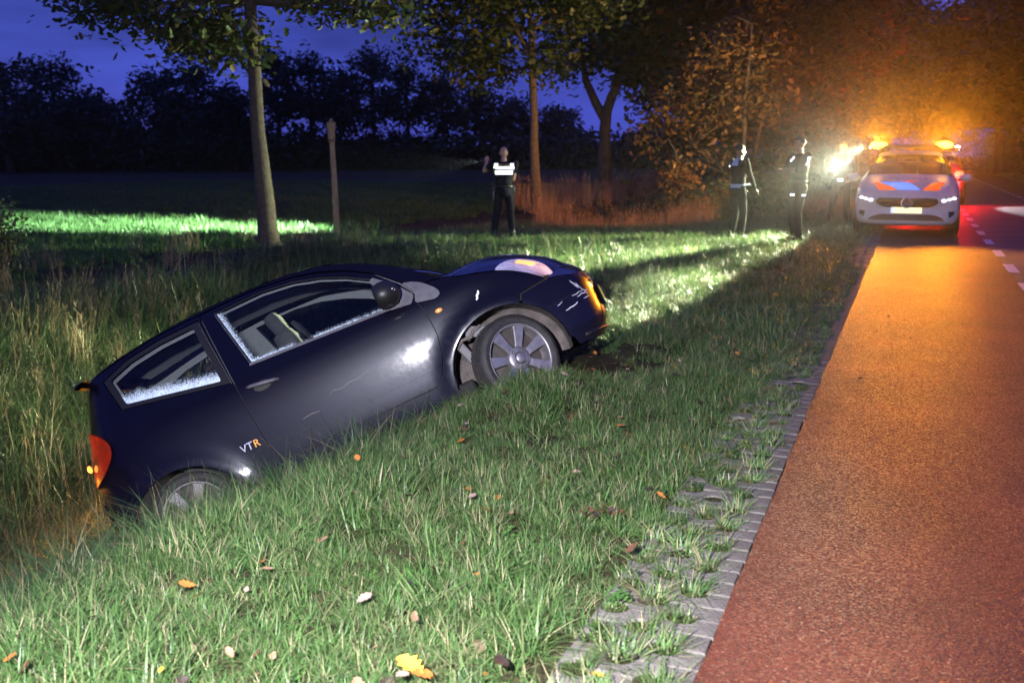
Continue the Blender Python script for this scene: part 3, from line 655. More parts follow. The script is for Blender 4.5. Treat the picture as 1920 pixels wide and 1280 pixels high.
def side_set(s, root):
    g = .0035
    door_out = rear_shut + front_shut + [(1.80, .950), (1.72, 1.078)] + top_line
    d = panel('door', grow(door_out, -g), s, M['paint_side'], root, [dwin])
    # quarter panel: from door shut line to tail, with the wheel arch cut out
    q_out = [(.408, 1.476)] + [p for p in rear_shut[1:]] + [(.565, .335), (.42, .27), (.30, .26)] + arc(-.10, .225, .385, .352, 5, 172, 18) + [(-.50, .33), (-.655, .58)] + tail_edge[::-1] + roof_edge[::-1][0:1]
    q_out += [(-.20, 1.428), (.06, 1.462), (.30, 1.475)]
    q = panel('quarter_panel', grow(q_out, -g), s, M['paint_side'], root, [grow(qwin, .004)])
    fn_out = front_shut[::-1] + [(1.70, .30), (1.72, .26), (1.785, .26)] + arc(2.19, .285, .40, .362, 172, 62, 14) + [(2.415, .668), (2.62, .695), (2.575, .735), (2.47, .808), (2.39, .850), (2.25, .900), (2.09, .945), (1.985, .985), (1.90, 1.0), (1.84, .985)]
    fn = panel('front_wing', grow(fn_out, -g), s, M['paint_side'], root)
    # sill
    panel('sill', [(.42, .18), (1.70, .18), (1.76, .26), (1.745, .275), (1.655, .338), (.605, .338), (.575, .325), (.42, .26), (.34, .22)], s, M['paint_side'], root, off=-.012, step=.06)
    # front bumper corner
    b_out = arc(2.19, .285, .40, .362, 60, -2, 9)[:] + [(2.615, .265), (2.64, .20), (2.82, .20), (2.86, .26), (2.87, .42), (2.86, .56), (2.82, .635), (2.74, .675), (2.62, .688), (2.42, .662)]
    panel('front_bumper', grow(b_out, -g), s, M['paint_side'], root, step=.04)
    # rear bumper corner
    rb = [(-.495, .315), (-.48, .18), (-.56, .18), (-.64, .28), (-.662, .45), (-.655, .565)]
    panel('rear_bumper', grow(rb, -g), s, M['paint_side'], root, step=.05)
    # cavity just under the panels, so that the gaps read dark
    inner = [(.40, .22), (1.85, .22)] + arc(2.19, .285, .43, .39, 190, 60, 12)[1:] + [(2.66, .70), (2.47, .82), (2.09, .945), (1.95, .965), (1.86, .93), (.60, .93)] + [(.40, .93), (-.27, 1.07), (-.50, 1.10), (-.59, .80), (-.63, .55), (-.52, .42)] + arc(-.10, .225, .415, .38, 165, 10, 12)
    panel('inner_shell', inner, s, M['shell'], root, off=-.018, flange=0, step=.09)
    panel('roof_rail', [(-.46, 1.385), (-.20, 1.434), (.06, 1.468), (.30, 1.481), (.408, 1.483)] + [(x, z + .008) for x, z in top_line[::-1]] + [(1.725, 1.086), (1.812, .960), (1.845, .99), (1.90, 1.005), (1.985, .988)] + roof_edge[1:-1], s, M['paint_side'], root, flange=.02, step=.04)
    wx = lambda x, z: 0.0
    def dew_door(x, z):
        zl = 1.000 + (x - .63) * (-.065 / .975); dl = z - zl; dr = (x - (.63 + (1.0 - z) * .280)); v = 0.0
        a = 1 - dl / .050; a *= 1.0 if (x < .95 or x > 1.08) else .45
        b = 1 - dr / .075
        return max(0, min(.56, .68 * max(a, b, 0)))
    def dew_q(x, z):
        zl = 1.118 + (x + .222) * (-.136 / .637); return max(0, min(.58, .72 * (1 - (z - zl) / .11)))
    gl = panel('window_pane', dglass, s, M['glass_dew'], d, off=-.010, flange=0, step=.03, dewf=dew_door if s < 0 else (lambda x, z: 0))
    panel('window_pane', qglass, s, M['glass_dew'], q, off=-.006, flange=0, step=.03, dewf=dew_q if s < 0 else (lambda x, z: 0), rnd=.02)
    panel('window_seal', grow(qwin, -.002), s, M['car_black'], q, [roundpoly(qglass, .02)], off=-.002, flange=.012, step=.05)
    panel('window_seal', grow(dwin, -.001), s, M['car_black'], d, [grow(dglass, -.014)], off=-.004, flange=.012, step=.05)
    # grey waist strip, mirror triangle, rubbing strip
    wst = [(.622, .992), (.626, 1.008), (1.615, .944), (1.615, .928)]
    panel('waist_strip', wst, s, M['car_grey'], d, off=.004, flange=.012, step=.05)
    tri = [(1.600, .925), (1.745, .905), (1.782, .960), (1.70, 1.070), (1.575, 1.188), (1.545, 1.165), (1.60, 1.06)]
    panel('mirror_mount', tri, s, M['car_grey'], d, off=.006, flange=.016, step=.05, rnd=.015)
    tri2 = [(1.765, .900), (1.905, .868), (1.945, .890), (1.93, .935), (1.86, 1.010), (1.80, 1.045), (1.735, 1.065), (1.795, .965)]
    panel('wing_trim', tri2, s, M['car_grey'], fn, off=.006, flange=.016, step=.05, rnd=.025)
    panel('rubbing_strip', [(.556, .452), (.553, .470), (1.75, .472), (1.742, .454)], s, M['paint_side'], d, off=.008, flange=.02, step=.05, rnd=.012)
    # door handle with its recess
    rc = [(.575 + .06 * math.cos(a) * 1.5, .842 + .036 * math.sin(a)) for a in [k * PI / 8 for k in range(16)]]
    panel('handle_recess', [(.655 + .062 * math.cos(a), .838 + .032 * math.sin(a)) for a in [k * PI / 8 for k in range(16)]], s, M['car_black'], d, off=.0015, flange=0, step=.03)
    hp = []
    for x, z, o in [(.555, .866, .004), (.585, .862, .026), (.66, .850, .034), (.735, .838, .028), (.768, .833, .006)]: hp.append((x, s * (float(Ys(x, z)) + o), z))
    tube('door_handle', hp, [.012, .017, .018, .017, .011], M['car_grey'], d, 10, flat=.75)
    # repeater
    c = (1.885, s * (float(Ys(1.885, .79)) + .004), .79); nn = Vector(Yn(np.array([1.885]), np.array([.79]), s)[0].tolist())
    Vr, Fr = ell_vf(c, (.026, .008, .015)); mk('side_repeater', Vr, Fr, M['amber_lens'], fn)
    return d, q, fn

def wheel(root, x, s, steer, z=.29, R=.292, track=.728):
    w = empty('wheel'); w.parent = root; w.location = (x, s * track, z); w.rotation_euler = (0, 0, steer)
    Wd = .092; ax = Vector((0, s, 0))
    prof = [(.215, -Wd * .85), (.235, -Wd), (.265, -Wd), (.283, -Wd * .88), (R, -Wd * .62), (R, -Wd * .60)]
    for h in (-.36, .0, .36): prof += [(R, (h - .06) * Wd), (R - .008, (h - .05) * Wd), (R - .008, (h + .05) * Wd), (R, (h + .06) * Wd)]
    prof += [(R, Wd * .62), (.283, Wd * .88), (.262, Wd * 1.0), (.254, Wd * 1.02), (.250, Wd * 1.0), (.240, Wd), (.226, Wd * .9)]
    V, F = lathe_vf(prof, (0, 0, 0), ax, 56); ty = mk('tyre', V, F, M['tyre'], w, True)
    # cross sipes on the tread
    parts = []
    for k in range(64):
        a = 2 * PI * k / 64
        for h0, h1 in ((-.62, -.42), (-.30, -.06), (.06, .30), (.42, .62)):
            sk = .10 if (h0 < 0) else -.10
            u = Vector((math.cos(a), 0, math.sin(a))); tt = Vector((-math.sin(a), 0, math.cos(a)))
            b = []
            for hh, da in ((h0, -.03 + sk * .5), (h1, -.03 - sk * .5), (h1, .022 - sk * .5), (h0, .022 + sk * .5)):
                uu = Vector((math.cos(a + da), 0, math.sin(a + da))); b.append(uu * (R + .0055) + ax * (hh * Wd))
            lo = [p - Vector((p.x, 0, p.z)).normalized() * .008 for p in b]
            parts.append((b + lo, [(0, 1, 2, 3), (0, 4, 5, 1), (1, 5, 6, 2), (2, 6, 7, 3), (3, 7, 4, 0)]))
    V, F = join_vf(parts); o = mk('tread_blocks', V, F, M['tyre'], w, False); o['kind'] = 'stuff'
    V, F = lathe_vf([(.160, -.05), (.208, -.02), (.211, .055), (.215, .075), (.226, .084), (.230, .076), (.224, .05)], (0, 0, 0), ax, 48); rim = mk('rim', V, F, M['rim'], w, True)
    V, F = lathe_vf([(.0, .0), (.13, .0), (.207, -.02)], (0, 0, 0), ax, 32); mk('brake_disc', V, F, M['rim_dark'], w, True)
    for k in range(7):
        a = 2 * PI * k / 7 + .25; u = Vector((math.cos(a), 0, math.sin(a))); tt = Vector((-math.sin(a), 0, math.cos(a))); V = []
        st = [(.05, .030, .050), (.10, .027, .060), (.160, .034, .066), (.218, .042, .070)]
        for r, hw, h in st: V += [u * r - tt * hw + ax * (h - .006), u * r - tt * (hw - .006) + ax * h, u * r + tt * (hw - .006) + ax * h, u * r + tt * hw + ax * (h - .006), u * r + tt * hw * .8 + ax * .01, u * r - tt * hw * .8 + ax * .01]
        F = [(i * 6 + j, i * 6 + (j + 1) % 6, (i + 1) * 6 + (j + 1) % 6, (i + 1) * 6 + j) for i in range(3) for j in range(6)] + [(5, 4, 3, 2, 1, 0), (18, 19, 20, 21, 22, 23)]
        mk('spoke', V, F, M['rim'], w, False)
    V, F = lathe_vf([(.082, .035), (.080, .055), (.066, .064), (.040, .066)], (0, 0, 0), ax, 32); mk('hub', V, F, M['rim'], w, True)
    V, F = lathe_vf([(.036, .060), (.035, .074), (.028, .079), (.0, .080)], (0, 0, 0), ax, 24); mk('hub_cap', V, F, M['rim'], w, True)
    for k in range(4):
        a = 2 * PI * k / 4 + .6; c = Vector((math.cos(a) * .055, 0, math.sin(a) * .055)); V, F = lathe_vf([(.013, .060), (.013, .0665), (.009, .0665), (.009, .058), (0, .058)], c, ax, 12); mk('wheel_bolt', V, F, M['rim_dark'], w, True)
    return w

def grid_patch(name, fn, nu, nv, mat, parent, flip=False):
    V = []; F = []
    for i in range(nu + 1):
        for j in range(nv + 1): V.append(fn(i / nu, j / nv))
    for i in range(nu):
        for j in range(nv):
            q = (i * (nv + 1) + j, (i + 1) * (nv + 1) + j, (i + 1) * (nv + 1) + j + 1, i * (nv + 1) + j + 1); F.append(q[::-1] if flip else q)
    return mk(name, V, F, mat, parent, True)
def text_mesh(name, body, size, mat, parent=None, depth=.002, align='CENTER', shear=0.0, space=1.0):
    cu = bpy.data.curves.new(name, 'FONT'); cu.body = body; cu.size = size; cu.extrude = depth; cu.align_x = align; cu.align_y = 'CENTER'; cu.shear = shear; cu.space_character = space
    to = bpy.data.objects.new(name, cu); COL.objects.link(to); dg = bpy.context.evaluated_depsgraph_get(); me = bpy.data.meshes.new_from_object(to.evaluated_get(dg))
    bpy.data.objects.remove(to); bpy.data.curves.remove(cu); me.materials.clear(); me.materials.append(mat); me.name = name
    return link(name, me, parent)

def build_car():
    root = empty('ditched_car'); root.matrix_world = CAR_M
    tag(root, 'dark blue three door hatchback stuck nose up with its tail in the ditch', 'car')
    dr, qr, fr = side_set(-1, root); side_set(1, root)
    re_x = np.array([p[0] for p in roof_edge][::-1]); re_z = np.array([p[1] for p in roof_edge][::-1])
    redge = spl(re_x, re_z)
    zc_roof = spl([-.66, -.46, 0, .4, .8, 1.1, 1.35, 1.5], [1.42, 1.455, 1.512, 1.532, 1.532, 1.508, 1.46, 1.41])
    def roof(u, v):
        x = -.46 + (1.34 + .46) * v; ze = float(redge(x)); ye = float(Ys(x, ze)) - .002; t = 2 * u - 1; y = t * ye; bow = (1 - abs(t)**2.6)
        xx = x + (-.13 * (1 - t * t) * (1 - v)**4 + .04 * (1 - t * t) * v**3)
        return (xx, y, ze + .004 + (float(zc_roof(xx)) - ze) * bow)
    grid_patch('roof', roof, 28, 36, M['car_paint'], root, True)
    def liner(u, v): p = roof(.04 + .92 * u, .06 + .9 * v); return (p[0], p[1], p[2] - .035)
    grid_patch('headliner', liner, 14, 18, M['trim_light'], root)
    # spoiler lip
    def spo(u, v):
        t = 2 * u - 1; y = t * .57; x0 = -.48 - .11 * (1 - t * t); a = v * PI
        return (x0 - .085 * math.sin(a) * (1 - .35 * t**4) + .02 * math.cos(a), y, float(redge(-.45)) + (zc_roof(-.5) - float(redge(-.45))) * (1 - abs(t)**2.6) - .012 + .022 * math.cos(a))
    grid_patch('spoiler', spo, 24, 8, M['car_black'], root, False)
    # bonnet
    fe = spl([1.985, 2.09, 2.25, 2.39, 2.47, 2.575, 2.62, 2.80], [.985, .945, .900, .850, .808, .735, .695, .62])
    zc_h = spl([2.0, 2.10, 2.22, 2.38, 2.52, 2.66, 2.78, 2.88], [1.03, 1.052, 1.062, 1.045, 1.0, .928, .85, .75])
    def bonnet(u, v):
        t = 2 * u - 1; xe = 2.00 + (2.62 - 2.00) * v; ze = float(fe(xe)); ye = float(Ys(xe, ze)) - .004; bow = 1 - abs(t)**2.4
        xc = 2.06 + (2.86 - 2.06) * v; x = xe + (xc - xe) * (1 - t * t)
        return (x, t * ye * (1 - .12 * v * v), ze + .006 + (float(zc_h(xc)) - ze) * bow)
    bon = grid_patch('bonnet', bonnet, 28, 22, M['car_paint'], root, True)
    # windscreen and scuttle
    def screen(u, v):
        t = 2 * u - 1; x = 1.96 + (1.36 - 1.96) * v; ze = float(redge(x)); ye = float(Ys(x, ze)) - .01
        xc = 2.09 + (1.40 - 2.09) * v; zc = 1.045 + (1.455 - 1.045) * (v * 1.12 - .12 * v * v)
        b = 1 - t * t; return (x + (xc - x) * b, t * ye, ze + (zc - ze) * (1 - abs(t)**2.2))
    grid_patch('windscreen', screen, 20, 12, M['glass'], root, True)
    def scut(u, v):
        t = 2 * u - 1; p = screen(u, 0); q = bonnet(u, 0); k = v; return tuple(p[i] + (q[i] - p[i]) * k - (.018 * math.sin(PI * k) + .006 if i == 2 else 0) for i in range(3))
    grid_patch('scuttle', scut, 20, 4, M['car_black'], root, True)
    # wiper arms and leaves caught at the scuttle
    tube('wiper', [(2.02, -.50, 1.035), (1.97, -.25, 1.085), (1.95, .12, 1.115)], .008, M['car_black'], root, 6)
    tube('wiper', [(2.03, .10, 1.058), (1.96, .35, 1.085), (1.90, .52, 1.085)], .008, M['car_black'], root, 6)
    # nose: from flank to flank around the front
    def front(u, v, z0=.20, z1=.66, inset=0.0):
        t = 2 * u - 1; z = z0 + (z1 - z0) * v; Y0 = float(Bz(z)); te = .84
        ym = Y0 * (1 - te**3.2)**(1 / 2.4); y = t * ym; r = abs(y) / Y0; tt = (1 - r**2.4)**(1 / 3.2)
        return (1.95 + 1.01 * tt - float(lean_f(z)) - inset, y, z)
    nose = grid_patch('front_bumper', lambda u, v: front(u, v), 40, 14, M['paint_side'], root, False)
    def f_poly(name, pts, mat, off, parent, step=.04):
        P, T, LP = cdt(pts, (), step); V = []
        for y, z in P:
            Y0 = float(Bz(z)); r = abs(y) / Y0; V.append((1.95 + 1.01 * (1 - r**2.4)**(1 / 3.2) - float(lean_f(z)) + off, y, z))
        return mk(name, V, T, mat, parent, True)
    f_poly('lower_intake', roundpoly([(-.42, .25), (.42, .25), (.36, .40), (-.36, .40)], .04), M['car_black'], .004, nose)
    f_poly('grille', roundpoly([(-.34, .56), (.34, .56), (.42, .645), (-.42, .645)], .02), M['car_black'], .004, nose)
    def ybar(z, yy, o): Y0 = float(Bz(z)); return (1.95 + 1.01 * (1 - (abs(yy) / Y0)**2.4)**(1 / 3.2) - float(lean_f(z)) + o, yy, z)
    for z in (.585, .622): tube('grille_bar', [ybar(z, -.34 + .68 * k / 16, .012) for k in range(17)], .009, M['chrome'], nose, 6)
    def nosep(u, v):
        p = Vector(bonnet(u, 1.0)); q = Vector(front(u, 1.0)); k = v; r = p.lerp(q, k); r.x += .018 * math.sin(PI * k); return r[:]
    grid_patch('nose_panel', nosep, 28, 5, M['car_paint'], root, True)
    # plate and its frame, bent, catching the amber light
    pl = box('number_plate', (2.975, 0, .47), (.008, .52, .11), pbr('plate_yellow', (.62, .42, .03), .4), root, .003)
    box('plate_frame', (2.968, 0, .47), (.008, .55, .14), M['car_black'], root, .003)
    tube('bumper_trim', [ybar(.245, -.62 + 1.24 * k / 20, .012) for k in range(21)], .014, M['car_black'], nose, 8)
    # headlamps wrapped round the corner between wing, bonnet and bumper
    for s in (-1, 1):
        A = [(2.33, .876), (2.42, .836), (2.52, .774), (2.605, .705)]
        def hl(u, v, s=s):
            k = u * 3; i = min(2, int(k)); f = k - i; xa = A[i][0] + (A[i + 1][0] - A[i][0]) * f; za = A[i][1] + (A[i + 1][1] - A[i][1]) * f
            pa = Vector((xa, s * (float(Ys(xa, za)) + .007), za)); vv = (xa - 2.0) / .62; sp = .03 + .27 * math.sin(PI * min(1, .15 + .80 * u))**.7
            pm_ = Vector(bonnet(.5 + .5 * s * (1 - sp * .35), min(1.0, vv))); pb = Vector(bonnet(.5 + .5 * s * (1 - sp), min(1.04, vv + .06))); pm_.z += .012; pb.z += .006
            return (pa * (1 - v)**2 + pm_ * (2 * v * (1 - v)) + pb * v * v)[:]
        h = grid_patch('headlamp', hl, 16, 10, M['lamp_glass'], root, s < 0)
        def sig(u, v, s=s): p = hl(.30 + .32 * u, .62 + .22 * v); return (p[0] + .003, p[1] + s * .001, p[2] + .004)
        grid_patch('indicator_lens', sig, 8, 4, M['amber_lit'], h, s < 0)
    # tail: hatch, lamps, bumper
    def rear(u, v, z0=.60, z1=1.36, inset=0.0):
        t = 2 * u - 1; z = z0 + (z1 - z0) * v; Y0 = float(Bz(z)); xr = .2 - .92 * .955; 
        ym = Y0 * (1 - .90**4)**.25; y = t * ym; r = abs(y) / Y0; tt = (1 - r**4)**.25
        return (.2 - .92 * tt - float(lean_r(z)) - inset, y, z)
    grid_patch('tailgate', lambda u, v: rear(u, v), 24, 14, M['car_paint'], root, True)
    def rwin(u, v): p = rear(.12 + .76 * u, .52 + .40 * v); return (p[0] - .006, p[1], p[2])
    grid_patch('rear_window', rwin, 12, 8, M['car_black'], root, True)
    grid_patch('rear_bumper', lambda u, v: rear(u, v, .20, .59, .02), 24, 8, M['paint_side'], root, True)
    for s in (-1, 1):
        def tl(u, v, s=s):
            # u: along height, v: from flank round to the back
            z = .70 + .36 * u; hw = math.sin(PI * min(1, max(0, u)))**.75; x0 = -.61 + .10 * u * .4 + .20 * hw * (1 - v) - .02 * v
            x1 = max(x0, -.655); e = float(Ys(min(.0, x1), z)); th = v
            xx = x1 - .05 * th; yy = float(Ys(max(-.685, xx), z)) - .05 * th
            return (xx - .016, s * (yy + .016), z)
        t_ = grid_patch('tail_lamp', tl, 16, 8, M['red_lens'], root, s > 0)
    # hazard lights are on: rear indicators beside the tail lamps
    for s in (-1, 1):
        V, F = ell_vf((-.648, s * .60, .84), (.012, .030, .026), None, 12, 8); mk('rear_indicator', V, F, M['amber_lit'], root)
        q_ = CAR_M @ Vector((-.86, s * .50, .80)); lamp('indicator_glow', 'POINT', q_, 26.0, (1.0, .36, .03), .03)
    q_ = CAR_M @ Vector((2.78, -.62, .90)); lamp('indicator_glow', 'POINT', q_, 2.0, (1.0, .36, .03), .03)
    # wheels, arches
    wheel(root, FAX, -1, math.radians(27), .288); wheel(root, FAX, 1, math.radians(27), .288); wheel(root, RAX, -1, 0, .25); wheel(root, RAX, 1, 0, .25)
    for s in (-1, 1):
        for cx, rx, rz, cz in ((2.19, .405, .368, .285), (-.10, .39, .357, .225)):
            V = []; F = []; n = 20
            for i in range(n + 1):
                a = math.radians(-12 + 204 * i / n); x = cx + rx * math.cos(a); z = cz + rz * math.sin(a)
                yo = float(Ys(np.clip(x, -.55, 2.7), np.clip(z, .2, .9)))
                for yy in (yo - .004, yo - .05, .50, .36): V.append((x, s * yy, z))
            for i in range(n):
                for j in range(3):
                    q = (i * 4 + j, i * 4 + j + 1, (i + 1) * 4 + j + 1, (i + 1) * 4 + j); F.append(q)
            o = len(V); V.append((cx, s * .36, cz))
            for i in range(n): F.append((i * 4 + 3, o, (i + 1) * 4 + 3))
            mk('arch_liner', V, F, M['liner'], root, True)
    # torn bracket showing behind the front wheel
    box('liner_bracket', (2.06, -.70, .565), (.17, .05, .075), M['car_grey'], root, .006, Matrix.Rotation(math.radians(24), 3, 'Y'))
    box('liner_bracket', (1.93, -.70, .47), (.06, .05, .15), M['car_grey'], root, .01, Matrix.Rotation(math.radians(-18), 3, 'Y'))
    tube('hose', [(1.89, -.735, .52), (1.94, -.745, .555), (2.0, -.742, .55), (2.03, -.74, .58), (2.09, -.735, .595)], .012, M['liner'], root, 8)
    # floor, sill boxes, cabin
    box('floor_pan', (1.12, 0, .25), (1.55, 1.40, .10), M['shell'], root, .02)
    box('engine_bay', (2.36, 0, .55), (.62, .68, .55), M['shell'], root, .05)
    box('boot_floor', (-.28, 0, .45), (.48, .66, .35), M['shell'], root, .05)
    for s in (-1, 1):
        trim = [(.40, .92), (.62, .92), (1.85, .92), (1.95, .975), (1.76, 1.165), (1.46, 1.345), (1.08, 1.45), (.58, 1.48), (.06, 1.45), (-.42, 1.36), (-.50, 1.05), (-.24, 1.02)]
        panel('cabin_trim', trim, s, M['trim_light'], root, [grow(dglass, -.012), grow(qglass, -.006)], off=-.045, flange=.02, step=.06)
        low = [(.40, .30), (1.80, .30), (1.85, .925), (.40, .925), (-.20, 1.0), (-.46, 1.0), (-.50, .65), (.35, .62)]
        panel('door_card', low, s, M['seat'], root, off=-.06, flange=0, step=.10)
    def seat(y, x, nm='front_seat'):
        st = empty(nm); st.parent = root
        box('cushion', (x + .28, y, .50), (.52, .50, .16), M['seat'], st, .06)
        r = Matrix.Rotation(math.radians(-18), 3, 'Y'); box('backrest', (x - .03, y, .83), (.15, .48, .66), M['seat'], st, .07, r)
        h = box('headrest', (x - .145, y, 1.205), (.10, .27, .19), M['seat'], st, .045, r)
        for d_ in (-.06, .06): tube('headrest_post', [(x - .10, y + d_, 1.06), (x - .135, y + d_, 1.16)], .007, M['chrome'], st, 6)
    seat(-.36, .98); seat(.36, .98)
    for y in (-.33, .33):
        box('rear_backrest', (-.10, y, .78), (.14, .60, .58), M['seat'], root, .06, Matrix.Rotation(math.radians(-20), 3, 'Y'))
        V, F = lathe_vf([(.085, -.03), (.105, -.015), (.105, .015), (.085, .03), (.068, .015), (.068, -.015)], (-.20, y, 1.145), Vector((1, 0, .35)), 20, True); mk('rear_headrest', V, F, M['seat_grey'], root, True)
    box('rear_seat', (.20, 0, .50), (.46, 1.20, .18), M['seat'], root, .07)
    box('dashboard', (1.72, 0, .86), (.34, 1.36, .20), M['seat'], root, .08)
    V, F = [], []
    sw = [(1.50 + .13 * math.sin(a) * .45, .36 + .18 * math.cos(a), .93 + .18 * math.sin(a) * .9) for a in [2 * PI * k / 20 for k in range(21)]]; tube('steering_wheel', sw, .016, M['car_black'], root, 8)
    # mirror on the right side
    for s in (-1, 1):
        yb = float(Ys(1.64, .985)); r = Matrix.Rotation(math.radians(6 * s), 3, 'Z')
        V, F = ell_vf((1.615, s * (yb + .135), 1.02), (.105, .130, .088), r, 24, 14)
        V = [Vector((max(v.x, 1.555), v.y, v.z)) for v in V]
        mir = mk('door_mirror', V, F, M['car_black'], root, True)
        tube('mirror_arm', [(1.66, s * (yb + .005), .965), (1.645, s * (yb + .06), .985), (1.63, s * (yb + .10), 1.0)], [.030, .024, .03], M['car_black'], mir, 10)
        if s < 0:
            sc = []
            for k in range(6):
                a = random.uniform(0, 1); x, y, z = 1.63 + .06 * random.random(), s * (yb + .21 + .03 * random.random()), .985 + .05 * random.random()
                V2, F2 = ell_vf((x, y, z), (.012 + .012 * random.random(), .003, .004), None, 8, 5); sc.append((V2, F2))
            V2, F2 = join_vf(sc); mk('scuff', V2, F2, M['scratch'], mir)
    # badge on the quarter panel ahead of the rear wheel
    bx, bz_ = .425, .515
    yv = -float(Ys(bx, bz_)) - .004
    for ch, dx, mt in (('V', -.045, M['blue_badge']), ('T', -.002, M['blue_badge']), ('R', .045, M['badge_orange'])):
        o = text_mesh('badge_letter', ch, .070, mt, qr, .003); o.matrix_local = Matrix.Translation((bx + dx, -float(Ys(bx + dx, bz_)) - .003, bz_)) @ Matrix.Rotation(PI / 2, 4, 'X')
    # scratches on the bumper corner, dent on the wing, long door scratch
    def strip(name, pts, w, mat, parent, off=.0025):
        V = []; F = []
        for i, (x, z) in enumerate(pts):
            a = Vector(pts[max(0, i - 1)]); b = Vector(pts[min(len(pts) - 1, i + 1)]); d_ = (b - a).normalized(); n_ = Vector((-d_.y, d_.x)); ww = w * (.35 + .65 * math.sin(PI * (i + .4) / (len(pts))))
            for q in (1, -1):
                xx = x + n_.x * ww * q; zz = z + n_.y * ww * q; nn = Yn(np.array([xx]), np.array([zz]), -1)[0]; V.append((xx + nn[0] * off, -float(Ys(xx, zz)) + nn[1] * off, zz + nn[2] * off))
        for i in range(len(pts) - 1): F.append((2 * i, 2 * i + 1, 2 * i + 3, 2 * i + 2))
        return mk(name, V, F, mat, parent, True)
    R_ = random.Random(3)
    for x0, z0, ln, an, w in [(2.76, .615, .05, -60, .006), (2.775, .60, .05, -65, .007), (2.79, .59, .045, -60, .008), (2.80, .56, .05, -50, .005), (2.73, .52, .09, 8, .004), (2.76, .50, .10, 12, .006), (2.80, .47, .06, 15, .005), (2.64, .44, .11, 10, .006), (2.60, .49, .05, 20, .003), (2.83, .53, .04, -70, .006)]:
        pts = [(x0 + ln * k / 5 * math.cos(math.radians(an)) + R_.gauss(0, .002), z0 + ln * k / 5 * math.sin(math.radians(an)) + R_.gauss(0, .003)) for k in range(6)]
        strip('scratch', pts, w * .6, M['scratch'], root)
    strip('scratch', [(1.02, .60), (1.06, .612), (1.11, .60), (1.17, .618), (1.22, .613), (1.28, .628), (1.33, .625)], .003, M['car_black'], dr)
    strip('scratch', [(.80, .53), (.86, .535), (.92, .53)], .004, M['car_black'], dr)
    strip('wing_dent', [(2.135, .745), (2.146, .757), (2.15, .772), (2.166, .785), (2.17, .80)], .0075, M['scratch'], fr)
    strip('bumper_seam', [(2.53, .505), (2.62, .512), (2.74, .53), (2.84, .55)], .0025, M['shell'], root)
    return root
build_car()

# ------------------------------------------------------------------ the patrol cars
M['police_white'] = pbr('silver_white_paint', (.46, .46, .49), .42, 0, .4, .25, .3, var=.05, vscale=6)
M['police_dark'] = pbr('dark_grey_paint', (.035, .03, .032), .35, .2, .5, .8, .08)
M['stripe_blue'] = retro('reflective_blue', (.05, .22, .75), .35)
M['stripe_orange'] = retro('reflective_orange', (.80, .09, .015), .35)
M['letter_blue'] = pbr('letter_blue', (.03, .07, .40), .4)
M['plate_y'] = retro('plate_yellow_reflective', (.85, .72, .32), .5)
M['plate_b'] = retro('plate_blue_reflective', (.30, .45, .95), .5)
M['front_lamp'] = pbr('clear_lamp', (.75, .75, .78), .10, .3, .8, 1.0, .02)
M['lamp_white'] = retro('lamp_reflector', (.9, .9, .95), .5)
M['wind'] = glassmat('dark_windscreen', (.40, .40, .40))
AMBER = (1.0, .31, .012)
M['amber_on'] = emis('amber_beacon', (1.0, .42, .03), 15)
M['red_on'] = emis('red_tail_light', (1.0, .03, .015), 18)
M['added_lens_on'] = emis('added_lens', (1, 1, .9), 2)
M['work_on'] = emis('white_work_light', (1, 1, 1), 40)
ST = [(0.00, .74, .30, .56, .60, .64), (.03, .82, .22, .66, .66, .73), (.10, .875, .19, .75, .70, .81), (.28, .895, .18, .81, .70, .885), (.60, .90, .18, .88, .70, .96), (.95, .90, .18, .935, .70, 1.03), (1.15, .90, .18, .96, .70, 1.065),
      (1.55, .90, .18, .985, .645, 1.31), (1.95, .90, .18, 1.0, .60, 1.49), (2.45, .90, .18, 1.0, .60, 1.555), (3.20, .90, .18, 1.0, .60, 1.545), (3.80, .895, .19, 1.02, .59, 1.48), (4.15, .88, .22, 1.0, .62, 1.25), (4.36, .84, .26, .92, .66, 1.05), (4.42, .78, .34, .78, .66, .86)]
def section(st):
    s, hw, zb, zbelt, hwt, zt = st
    h = zt - zbelt; half = [(0, zb), (.80 * hw, zb), (.965 * hw, zb + .06), (hw, zb + .26), (hw * .995, zbelt - .10), (hw * .965, zbelt), (hwt + (hw * .965 - hwt) * .30, zbelt + h * .70), (hwt, zbelt + h * .90), (hwt * .70, zt - .014), (0, zt)]
    o = []
    for y, z in half:
        w = max(0, 1 - s / 1.0)**1.5; o.append((-(s + .20 * w * (abs(y) / .9)**2.6), y, z))
    return o
def shell_vf(scale=1.0):
    V = []; F = []; kind = []
    n = 10; full = 18
    for st in ST:
        h = section(st); ring = h + [(x, -y, z) for x, y, z in h[-2:0:-1]]; V += ring
    m_ = len(ST)
    for i in range(m_ - 1):
        for k in range(full):
            k2 = (k + 1) % full; F.append((i * full + k, (i + 1) * full + k, (i + 1) * full + k2, i * full + k2))
            seg = k if k < 9 else 17 - k          # 0..8 from floor to roof centre
            if i in (6, 7) and seg in (6, 7, 8): kind.append(1)
            elif i in (8, 9, 10) and seg in (5, 6): kind.append(2 if k < 9 else 4)
            elif i == 11 and seg in (6, 7, 8): kind.append(3)
            elif i == 7 and seg == 5: kind.append(2 if k < 9 else 4)
            else: kind.append(0)
    F.append(tuple(range(full))); kind.append(0); F.append(tuple((m_ - 1) * full + k for k in range(full - 1, -1, -1))); kind.append(0)
    return V, F, kind
